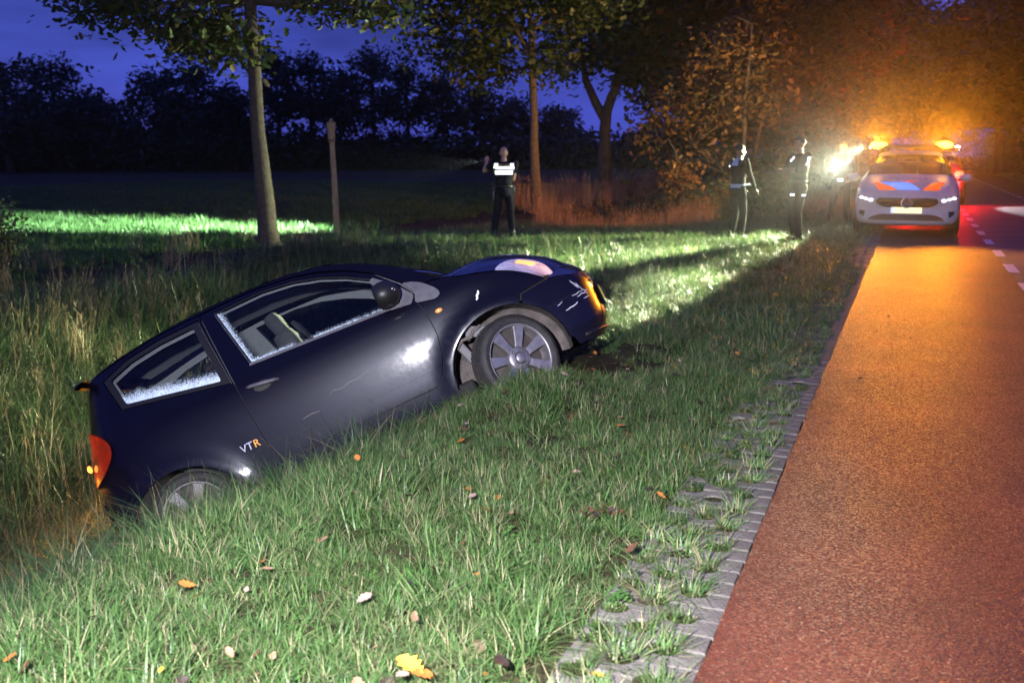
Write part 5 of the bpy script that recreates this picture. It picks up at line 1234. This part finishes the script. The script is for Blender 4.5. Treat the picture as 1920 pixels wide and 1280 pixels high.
def make_tree(name, label, base, trunk_path, trunk_r, blobs, leaves, leaf, mat, group=None, seed=1, spread=.38, forks=None, cat='tree', shell=.5, nb=22, tint=(0, 1), bark=None):
    """trunk_path and blobs are relative to base; limbs reach from the trunk into the blobs"""
    r = random.Random(seed); rr = np.random.default_rng(seed); base = Vector(base); root = empty(name, base); tag(root, label, cat, group)
    n = len(trunk_path); rad = [trunk_r * (1.45 if i == 0 else (1.12 if i == 1 else 1 - .55 * i / max(1, n - 1))) for i in range(n)]
    # a smoother, slightly wandering trunk
    tp = []; tr = []
    for i in range(n - 1):
        for k in range(4):
            t = k / 4; p = Vector(trunk_path[i]).lerp(Vector(trunk_path[i + 1]), t); tp.append(p + Vector((r.gauss(0, .012), r.gauss(0, .012), 0)) * (1 if i + k else 0)); tr.append(rad[i] + (rad[i + 1] - rad[i]) * t)
    tp.append(Vector(trunk_path[-1])); tr.append(rad[-1]); tr[0] *= 1.15
    parts = [tube_vf(tp, tr, 14)]
    for fk in forks or []: parts.append(tube_vf(fk[0], fk[1], 10))
    W_ = [b[6] if len(b) > 6 else b[3] * b[4] * b[5] for b in blobs]; cl = []
    per = 11; nc = max(6, leaves // per)
    for _ in range(nc):
        b = r.choices(blobs, W_)[0]; v = Vector((r.gauss(0, 1), r.gauss(0, 1), r.gauss(0, 1))).normalized() * (r.uniform(shell, 1.0)); cl.append(Vector((b[0] + v.x * b[3], b[1] + v.y * b[4], b[2] + v.z * b[5])))
    st = [p for p in tp if p.z > tp[-1].z * .45]
    for fk in forks or []: st += [Vector(p) for p in fk[0][1:]]
    for c in r.sample(cl, min(nb, len(cl))):
        s = min(st, key=lambda p: (p - c).length + (0 if p.z < c.z + .3 else 3)); m_ = s.lerp(c, .5) + Vector((r.gauss(0, .15), r.gauss(0, .15), r.uniform(0, .35))); R0 = min(trunk_r * .38, .012 + .018 * (c - s).length)
        parts.append(tube_vf([s, s.lerp(m_, .5) + Vector((r.gauss(0, .05), r.gauss(0, .05), 0)), m_, m_.lerp(c, .6) + Vector((0, 0, r.uniform(-.1, .15))), c], [R0, R0 * .8, R0 * .55, R0 * .35, R0 * .12], 6, False))
    V, F = join_vf(parts); mk('trunk', V, F, bark or M['bark'], root, True)
    cc = np.array([c[:] for c in cl]); idx = rr.integers(0, len(cc), leaves); P = cc[idx] + rr.normal(0, spread, (leaves, 3)) * np.array([1, 1, .75])
    leaf_mesh('crown', P, leaf, mat, root, seed=seed, tint=tint)
    return root
def gpos(px, py, z=-.1):
    p = at_ground(px, py, z); return Vector((p.x, p.y, gz(p.x, p.y) - .05))
# the near oak: its crown hangs into the top of the picture
b1 = gpos(505, 466, -.18)
make_tree('oak_tree', 'slim oak trunk at the field edge with drooping leafy branches', b1, [(0, 0, 0), (-.03, 0, .35), (-.10, 0, 2.0), (-.17, 0, 4.2), (-.2, .1, 6.5), (-.2, .1, 8.6)], .155,
    [(-2.3, -.9, 4.15, 1.25, .9, .36, 1.0), (-1.0, -.4, 3.75, 1.0, .9, .40, 1.0), (-.35, -.2, 3.45, .45, .5, .30, .3), (.9, .4, 4.30, .8, .8, .28, .45), (1.9, .8, 4.15, .8, .7, .26, .45), (-.4, 0, 5.6, 2.6, 2.6, 1.0, 1.8), (-.3, 0, 7.8, 1.9, 1.9, 1.5, 1.6)], 7600, .15, M['leaf_oak'], 'oak trees along the field edge', 3, .24, nb=46, tint=(.1, 1), shell=.3)
b2 = gpos(1004, 396)
make_tree('oak_tree', 'straight slender oak behind the officer with the torch', b2, [(0, 0, 0), (0, 0, .4), (-.06, 0, 2.6), (-.12, 0, 4.5), (-.3, 0, 6.5), (-.4, 0, 8.5)], .145,
    [(-2.0, 0, 5.2, 1.6, 1.6, 1.5), (-.4, 0, 6.8, 2.4, 2.2, 1.6), (-1.4, 0, 4.2, 1.0, 1.0, .7), (.3, .2, 4.2, .5, .6, .5, .5), (1.2, .3, 6.0, 1.3, 1.4, 1.2), (-1.8, .5, 7.6, 1.8, 1.8, 1.0)], 13000, .20, M['leaf_green'], 'oak trees along the field edge', 5, .34, forks=[([(-.1, 0, 4.2), (-.7, .1, 5.2), (-1.3, .2, 6.3)], [.09, .07, .03]), ([(-.2, 0, 5.0), (.4, .1, 5.8), (1.0, .2, 6.6)], [.07, .05, .02])], nb=30)
b3 = gpos(1131, 371)
make_tree('oak_tree', 'forked oak trunk glowing orange left of the group of people', b3, [(0, 0, 0), (0, 0, .5), (.02, 0, 2.2), (.05, 0, 3.1), (.35, 0, 3.9), (.75, .1, 5.6), (.9, .1, 8.5)], .26,
    [(1.4, 0, 5.8, 2.0, 2.0, 1.6), (-.6, 0, 6.2, 1.8, 1.8, 1.6), (2.6, .3, 5.4, 1.3, 1.5, 1.2), (.6, 0, 7.8, 2.6, 2.4, 1.5), (-1.5, .2, 5.0, .8, 1.0, .8), (3.0, 0, 7.0, 1.4, 1.5, 1.1)], 13000, .24, M['leaf_green'], 'oak trees along the field edge', 8, .40, forks=[([(.0, 0, 2.9), (-.35, 0, 3.5), (-.75, .05, 4.3), (-1.0, .1, 5.6), (-.9, .1, 7.0)], [.17, .16, .13, .08, .03])], nb=34)
b4 = gpos(1283, 347, -.05)
make_tree('oak_tree', 'dim oak furthest along the field edge beside the orange bushes', b4, [(0, 0, 0), (0, 0, .5), (.05, 0, 3), (.1, 0, 6), (.1, 0, 9)], .27,
    [(-1.2, 0, 5.6, 2.2, 2.2, 1.5), (1.5, 0, 6.2, 2.4, 2.4, 1.8), (0, 0, 8.5, 3.2, 3.0, 2.2), (2.0, 0, 4.2, 1.6, 1.6, 1.0), (-1.8, 0, 3.9, .9, 1, .8)], 9000, .30, M['leaf_green'], 'oak trees along the field edge', 13, .5, nb=24)
# young oaks and bushes behind the people, lit by the beacons
b5 = Vector((-4.35, 27.3, gz(-4.35, 27.3) - .05))
make_tree('young_oak', 'young bare stemmed oak glowing orange behind the two men', b5, [(0, 0, 0), (.02, 0, .5), (.10, 0, 1.8), (.12, 0, 3.2), (.2, 0, 5.0)], .085,
    [(-1.5, 0, 2.9, 1.2, 1.0, .7), (-.6, -.2, 2.0, 1.0, .8, .8), (.5, 0, 3.2, 1.1, 1.0, .8), (0, .2, 4.2, 1.8, 1.4, .9), (-2.4, .1, 2.3, .6, .7, .6), (-1.9, 0, 1.3, .6, .6, .5)], 2900, .15, M['leaf_autumn'], 'young trees behind the people', 21, .22, forks=[([(.05, 0, .5), (-.5, -.1, 1.4), (-1.2, 0, 1.9), (-2.0, .1, 2.5)], [.045, .038, .03, .012]), ([(.06, 0, .8), (-.35, -.2, 1.2), (-1.0, -.2, 1.45), (-1.6, -.1, 1.5)], [.035, .028, .02, .01]), ([(.0, 0, .1), (.35, .1, 1.3), (.55, .1, 2.6)], [.055, .05, .025])], nb=34, tint=(.1, 1))
b6 = Vector((-2.9, 29.0, gz(-2.9, 29.0) - .05))
make_tree('young_oak', 'leafy young tree behind the officer with the torch', b6, [(0, 0, 0), (0, 0, .5), (-.05, 0, 2.2), (0, 0, 4.2), (.1, 0, 6.2)], .10,
    [(0, 0, 3.4, 1.5, 1.2, 1.0), (-.8, 0, 4.8, 1.6, 1.4, 1.0), (.9, 0, 4.6, 1.6, 1.4, 1.1), (0, 0, 6.0, 2.0, 1.8, 1.0), (-.2, 0, 2.0, .9, .8, .7)], 5200, .19, M['leaf_autumn'], 'young trees behind the people', 22, .26, nb=26, tint=(0, .7))
def bush(label, c, blobs, leaves, leaf, mat, seed, tint=(0, 1), nm='bush'):
    r = random.Random(seed); c = Vector(c); root = empty(nm, c); tag(root, label, 'bush', 'bushes along the ditch'); parts = []
    for b in blobs:
        for k in range(5):
            e = Vector((b[0] + r.gauss(0, b[3] * .5), b[1] + r.gauss(0, b[4] * .5), b[2] + r.uniform(0, .7) * b[5])); m_ = e * .5 + Vector((r.gauss(0, .08), r.gauss(0, .08), .1)); parts.append(tube_vf([(0, 0, 0), m_ * .6, m_, e], [.022, .018, .012, .004], 6, False))
    V, F = join_vf(parts); mk('stems', V, F, M['bark'], root, True)
    rr = np.random.default_rng(seed); P = []
    for b in blobs:
        k = int(leaves / len(blobs)); v = rr.normal(0, 1, (k, 3)); v /= np.linalg.norm(v, axis=1)[:, None]; v *= rr.uniform(.3, 1, (k, 1))**.6; P.append(np.array(b[:3]) + v * np.array(b[3:6]) + rr.normal(0, .08, (k, 3)))
    leaf_mesh('crown', np.concatenate(P), leaf, mat, root, seed=seed, tint=tint); return root
for lab, x, y, bl, nl, lf, mt, sd in [
    ('low orange lit bush left of the man in the body warmer', -5.0, 25.6, [(0, 0, .6, 1.0, .6, .55), (-.6, 0, 1.1, .5, .4, .5), (.5, .1, .5, .8, .6, .5)], 1500, .12, 'leaf_autumn', 31),
    ('green lit bush between the two standing men', -4.3, 25.6, [(0, 0, .55, .9, .6, .55), (.6, .1, .9, .6, .5, .6), (-.6, 0, .45, .6, .5, .4)], 1800, .11, 'leaf_green', 32),
    ('bush behind the officers hips with pale lit leaves', -3.3, 27.0, [(0, 0, .6, .7, .6, .6), (.4, 0, 1.2, .5, .5, .5)], 1300, .11, 'leaf_green', 33),
    ('dark brushwood thicket in the ditch past the dry grass', -7.0, 26.5, [(0, 0, .5, 1.4, .8, .6), (1.2, .2, .6, 1.0, .8, .6), (-1.2, 0, .4, .9, .7, .5)], 1800, .12, 'leaf_autumn', 34)]:
    bush(lab, (x, y, gz(x, y) - .03), bl, nl, lf, M[mt], sd)
bw = gpos(12, 640, -.9); bush('pale weed bush at the left edge of the ditch', (bw.x, bw.y, bw.z), [(0, 0, .35, .35, .35, .4), (-.2, .2, .8, .3, .3, .35), (.1, 0, .75, .25, .25, .3)], 1100, .06, M['leaf_green'], 36, (.4, 1))
# the wood along the road
wood = [(2.5, 112, 17, 8), (-2.5, 88, 15, 6), (5.8, 84, 15, 6), (6.6, 25.5, 10, 4.0), (9.5, 29, 13, 4.6), (11.5, 37, 14, 5), (12.5, 50, 15, 5.5), (-6.2, 36, 11, 4.2), (-4.8, 44, 13, 4.6), (-7.5, 56, 14, 5), (-4.6, 62, 14, 5), (-5, 78, 15, 5.5), (7.6, 34, 12, 4.2), (8.6, 45, 14, 4.8), (7.8, 58, 14, 5), (8.8, 74, 15, 5.5), (8.0, 96, 16, 6), (-5, 100, 16, 6), (-12, 70, 14, 5), (3, 150, 17, 8), (-9, 135, 17, 8), (14, 120, 17, 8)]
wl = ['tree crown closing the sky above the police car', 'tree left of the gap above the police car', 'tree right of the gap above the police car', 'dark tree hanging over the right picture edge', 'dark tree behind the one at the right picture edge', 'dark tree back from the road on the right', 'deep dark tree in the wood on the right', 'roadside tree arching dark over the parked cars', 'tall roadside tree behind the young oaks', 'tree in the dark wood left of the road', 'tree reaching over the left lane far back', 'tree at the left of the road beyond the cars', 'nearest dark tree at the right edge of the road', 'second dark tree right of the road', 'third tree right of the road, brown in the glow', 'tree far back at the right of the road', 'distant tree right of the road end', 'distant tree left of the road end', 'dark tree deep in the left wood', 'tree closing the view at the end of the road', 'distant wood tree left of the road bend', 'distant wood tree right of the road bend']
for i, (x, y, h, w) in enumerate(wood):
    side = 1 if x < 0 else -1
    make_tree('roadside_tree', wl[i], (x, y, gz(x, y) - .05), [(0, 0, 0), (0, 0, .6), (.1 * side, 0, h * .35), (.25 * side, 0, h * .6), (.3 * side, 0, h * .9)], .20 + .006 * h,
        [(side * w * .45, 0, h * .48, w * .55, w * .6, h * .14), (-side * w * .4, 0, h * .5, w * .5, w * .6, h * .17), (0, 0, h * .72, w * .8, w * .8, h * .22), (side * w * .2, w * .3, h * .36, w * .5, w * .5, h * .10), (0, -w * .2, h * .30, w * .45, w * .4, h * .10)], 13000 if y < 60 else 8000, .27 if y < 50 else .55, M['leaf_oak'], 'trees of the wood along the road', 50 + i, .42 + .004 * y, nb=20)
# the far row of trees across the field
FT = [(20, 95, 210, 92, 0), (110, 88, 200, 96, 0), (195, 168, 150, 100, 0), (300, 118, 150, 104, 1), (375, 95, 170, 100, 1), (440, 150, 130, 96, 1), (525, 82, 120, 104, 2), (585, 85, 110, 108, 2), (640, 120, 110, 104, 2), (702, 84, 130, 108, 2), (765, 100, 120, 112, 3), (830, 130, 130, 112, 3), (900, 150, 120, 116, 3), (-70, 110, 180, 96, 0), (1045, 195, 120, 118, 4), (1195, 245, 70, 122, 4), (960, 175, 120, 118, 3)]
fl = ['broad dark tree at the left edge of the far row', 'widest dark crown of the far row, left of the sky gap', 'lower dark crown sloping into the sky gap on the left', 'dark tree just right of the sky gap in the far row', 'tall dark tree left of the oak trunk in the far row', 'shorter dark crown left of the oak trunk', 'tall narrow tree just right of the oak trunk far away', 'slim far tree left of the wooden post', 'airy far tree behind the wooden post', 'tall far tree right of the wooden post', 'far tree with sky showing through, right of the post', 'airy far tree left of the officer', 'far tree above the officer with the torch', 'dark crown cut by the left picture edge', 'low dark crown between the orange lit trunks', 'small round far tree against the sky right of the forked trunk', 'dark far crown behind the straight oak trunk']
for i, (px, top, wpx, d, sp) in enumerate(FT):
    p = at(px, 313, d); p.z = -.1; pm = FPX / d; h = (313 - top) / pm; w = wpx / pm * .5; airy = sp in (2, 3)
    bl = [(0, 0, h * .80, w * .75, w * .7, h * .19), (-w * .45, 0, h * .60, w * .62, w * .6, h * .17), (w * .45, .3, h * .55, w * .62, w * .6, h * .16), (0, .2, h * .45, w * .7, w * .6, h * .14)]
    if not airy: bl += [(0, 0, h * .25, w * 1.05, w * .8, h * .24), (-w * .6, 0, h * .36, w * .5, w * .5, h * .2), (w * .6, 0, h * .36, w * .5, w * .5, h * .2)]
    else: bl += [(0, 0, h * .16, w * 1.0, w * .7, h * .15), (-w * .5, 0, h * .3, w * .35, w * .4, h * .08)]
    make_tree('far_tree', fl[i], p, [(0, 0, 0), (0, 0, h * .1), (.1, 0, h * .4), (0, 0, h * .65), (0, 0, h * .88)], .28, bl, 3400 if airy else 5200, .52, M['leaf_dark'], 'far row of trees across the field', 90 + i, .40, nb=16, shell=.15)
# low hedge under the far trees, unlit
def hedge():
    r = np.random.default_rng(5); P = []
    for px in np.linspace(-140, 1320, 210):
        d = 95 + 22 * (px + 140) / 1460 + r.normal(0, 1.5); p = at(float(px), 313, float(d)); hh = r.uniform(2.2, 4.2); k = 70; P.append(np.array([p.x, p.y, 0]) + r.normal(0, 1, (k, 3)) * np.array([1.2, 1.2, 0]) + np.stack([np.zeros(k), np.zeros(k), r.uniform(0, hh, k)], 1))
    o = leaf_mesh('hedge', np.concatenate(P), .75, M['leaf_dark'], None, seed=6); tag(o, 'dark overgrown hedge along the far side of the field', 'hedge', kind='stuff')
hedge()
def undergrowth():
    r = np.random.default_rng(8); P = []
    spots = [(r.uniform(6.8, 11), y) for y in np.arange(24, 125, 1.1)] + [(r.uniform(-9, -4.5), y) for y in np.arange(31, 130, 1.6)] + [(x, r.uniform(128, 150)) for x in np.arange(-14, 18, .5)]
    for x, y in spots:
        k = 130; hh = r.uniform(2.5, 5.0); P.append(np.array([x, y, 0]) + r.normal(0, 1, (k, 3)) * np.array([.8, .8, 0]) + np.stack([np.zeros(k), np.zeros(k), r.uniform(0, 1, k)**.8 * hh], 1))
    o = leaf_mesh('undergrowth', np.concatenate(P), .30, M['leaf_dark'], None, seed=9); tag(o, 'dark undergrowth of the wood along both sides of the road', 'undergrowth', kind='stuff')
undergrowth()

# ------------------------------------------------------------------ post, leaves, far lights
pb = gpos(632, 455, -.2); post = empty('wooden_post', (pb.x, pb.y, pb.z)); tag(post, 'weathered wooden post with a lantern shaped cap at the field edge', 'post')
tp_ = at(627, 250, 19.0) - Vector(pb[:]); 
V, F = tube_vf([(0, 0, -.1), (0, 0, .3), (-.02, 0, 1.2), (-.045, 0, 1.93)], [.074, .070, .064, .058], 4); mk('shaft', V, F, M['wood_post'], post, False)
V, F = lathe_vf([(0, 1.86), (.056, 1.86), (.068, 1.92), (.084, 2.16), (.090, 2.21), (.086, 2.235), (.040, 2.25), (.036, 2.29), (.030, 2.305), (0, 2.31)], (-.045, 0, .0), (0, 0, 1), 6); mk('cap', V, F, M['wood_post'], post, False)
tube('strap', [(-.125, -.05, 1.90), (-.045, -.10, 1.905), (.035, -.05, 1.90)], .010, M['bark'], post, 6)
# fallen leaves
LM = [pbr('leaf_brown', (.10, .045, .022), .6, var=.4, vscale=40), pbr('leaf_tan', (.26, .15, .09), .6, var=.3, vscale=40), pbr('leaf_pink', (.36, .24, .19), .65, var=.2, vscale=40), pbr('leaf_orange', (.42, .15, .03), .55, var=.3, vscale=40), pbr('leaf_yellow', (.60, .34, .04), .55, var=.3, vscale=40), pbr('leaf_dark', (.035, .022, .018), .55, var=.4, vscale=40)]
LN = ['dark reddish brown', 'light tan', 'pale pinkish', 'rusty orange', 'bright yellow', 'blackish brown']
def oak_leaf(seed):
    r = random.Random(seed); n = 9; L_ = .5; up = []; ctr = []
    for k in range(n + 1):
        t = k / n; w = (.30 * math.sin(PI * (t**.75)) + .02) * (1 + (.28 if k % 2 else -.22)) if 0 < k < n else .01
        ctr.append((t, w))
    cv = r.uniform(.05, .35); tw = r.uniform(-.3, .3); V = []; F = []
    for t, w in ctr:
        z = cv * (t - .5)**2 * 1.2
        V += [(t - .5, w * .9, z + .55 * abs(w) * cv * 2 + tw * w * t), (t - .5, 0, z), (t - .5, -w * .9, z + .55 * abs(w) * cv * 2 - tw * w * t)]
    for k in range(n): F += [(3 * k, 3 * k + 1, 3 * k + 4, 3 * k + 3), (3 * k + 1, 3 * k + 2, 3 * k + 5, 3 * k + 4)]
    V += [(-.62, .012, .01), (-.62, -.012, .01)]; F.append((1, len(V) - 2, len(V) - 1))
    return V, F
shapes = [oak_leaf(i) for i in range(5)]; lmesh = {(i, j): mk('leaf', *shapes[i], LM[j], nolink=True, smooth=True) for i in range(5) for j in range(6)}
R5 = random.Random(17)
def put_leaf(x, y, size, j, label=None, lift=.05):
    o = bpy.data.objects.new('fallen_leaf', lmesh[(R5.randrange(5), j)]); COL.objects.link(o); z = gz(x, y) if x < KX - .25 else (0.004 if x > KX else 0)
    o.location = (x, y, z + lift); o.scale = (size * .62,) * 3; o.rotation_euler = (R5.gauss(0, .35), R5.gauss(0, .35), R5.uniform(0, 6.28))
    if label: tag(o, label, 'leaf')
    else: tag(o, '%s fallen leaf lying in the verge grass' % LN[j] if x < KX - .75 else ('%s fallen leaf lying by the paver edging' % LN[j]), 'leaf', '%s leaves on the %s' % (LN[j], 'verge' if x < KX - .75 else 'edging'))
named = [(885, 945, .10, 2, 'large pale pinkish leaf below the car door in the grass'), (912, 962, .09, 3, 'orange brown leaf right beside the pale pink leaf'), (960, 972, .06, 1, 'small tan leaf right of the orange brown leaf'), (765, 945, .12, 5, 'dark crumpled leaf on the bare earth patch'), (352, 1105, .10, 3, 'rusty leaf standing in the grass at lower left'), (372, 1122, .09, 4, 'yellowish round leaf beside the rusty leaf at lower left'), (682, 1130, .11, 2, 'greyish pink upright leaf in the lower middle'), (770, 1262, .17, 4, 'big yellow oak leaf at the bottom edge'), (790, 1272, .13, 3, 'orange leaf overlapping the big yellow oak leaf'), (1185, 1045, .10, 0, 'reddish brown leaf standing beside the pavers'), (935, 1255, .13, 5, 'dark wet leaf at the bottom right of the yellow leaf'), (1215, 925, .09, 5, 'dark leaf in the grass left of the paver tufts'), (1240, 937, .08, 3, 'small orange leaf right of the dark leaf'), (1165, 803, .09, 3, 'rusty leaf in the verge right of the front wheel'), (1465, 625, .07, 2, 'pinkish leaf in the dark verge grass near the edging'), (1490, 630, .07, 2, 'second pinkish leaf just right of the first in dark grass'), (1420, 478, .14, 4, 'yellow leaf on the bright grass near the officers boots')]
for px, py, sz, j, lab in named:
    p = at_ground(px, py, -.03); p2_ = at_ground(px, py, gz(p.x, p.y) + .05); put_leaf(p2_.x, p2_.y, sz, j, lab, .07)
for k in range(26):                                   # drift of dark leaves at the verge
    p = at_ground(1090 + 75 * R5.random(), 965 + R5.gauss(0, 7), 0); put_leaf(p.x, p.y, R5.uniform(.05, .09), R5.choice((0, 0, 5)))
for k in range(210):
    yy = 1.7 + 7.5 * R5.random()**1.4; xx = KX - .15 - 2.3 * R5.random(); put_leaf(xx, yy, R5.uniform(.04, .10), R5.choices(range(6), (5, 2.2, .8, 2, .3, 4))[0], None, R5.uniform(.03, .07) if xx < KX - .75 else .010)
# small crumbs on the red lane
for k in range(26):
    xx = KX + .05 + abs(R5.gauss(0, .35)); yy = R5.uniform(5, 13); o = bpy.data.objects.new('fallen_leaf', lmesh[(R5.randrange(5), 5)]); COL.objects.link(o); o.location = (xx, yy, .006); o.scale = (R5.uniform(.02, .045),) * 3; o.rotation_euler = (R5.gauss(0, .15), R5.gauss(0, .15), R5.uniform(0, 6.28)); tag(o, 'blackish leaf crumb lying on the red cycle lane', 'leaf', 'leaf crumbs on the cycle lane')
# a far farmhouse with lit windows, hardly seen between the trees
M['far_wall'] = pbr('far_brick', (.02, .012, .01), .9, var=.2, vscale=3); M['far_roof'] = pbr('far_roof', (.03, .025, .025), .9); M['lit_win'] = emis('lit_window', (1.0, .72, .42), .7)
def farmhouse(label, px, d, w, h, wins):
    p = at(px, 300, d); p.z = 0; yaw = math.atan2(p.x, -p.y) + PI; root = empty('farmhouse', p, math.atan2(-p.x, p.y)); tag(root, label, 'house')
    box('wall', (0, 0, h * .5), (w, w * .6, h), M['far_wall'], root, .02, None, False)
    V = [(-w * .54, -w * .36, h), (w * .54, -w * .36, h), (w * .54, w * .36, h), (-w * .54, w * .36, h), (-w * .42, 0, h + w * .32), (w * .42, 0, h + w * .32)]; mk('roof', V, [(0, 1, 5, 4), (2, 3, 4, 5), (1, 2, 5), (3, 0, 4), (3, 2, 1, 0)], M['far_roof'], root, False)
    for x, z, ww, hh in wins:
        wn = box('window', (x, -w * .3 - .02, z), (ww + .12, .06, hh + .12), M['sole'], root, .01, None, False); box('pane', (x, -w * .3 - .06, z), (ww, .02, hh), M['lit_win'], wn, 0, None, False)
farmhouse('far farmhouse with two lit windows right of the forked oak', 1262, 130, 9, 2.8, [(0.2, 2.1, .35, .35), (-1.6, 1.75, .3, .22)])

# ------------------------------------------------------------------ thin mist, added so the lamps get a glow
hz = box('glow_haze', (-80, 150, 9.5), (460, 520, 24), M['soil'], None, 0, None, False); tag(hz, 'thin mist added for a glow round the lamps', kind='stuff')
hz.data.materials.clear(); mt = bpy.data.materials.new('mist'); mt.use_nodes = True; mt.node_tree.nodes.clear(); o_ = mt.node_tree.nodes.new('ShaderNodeOutputMaterial'); pv = mt.node_tree.nodes.new('ShaderNodeVolumePrincipled')
pv.inputs['Color'].default_value = (.95, .95, .97, 1); pv.inputs['Density'].default_value = .00036; pv.inputs['Anisotropy'].default_value = .92; mt.node_tree.links.new(pv.outputs['Volume'], o_.inputs['Volume']); hz.data.materials.append(mt)
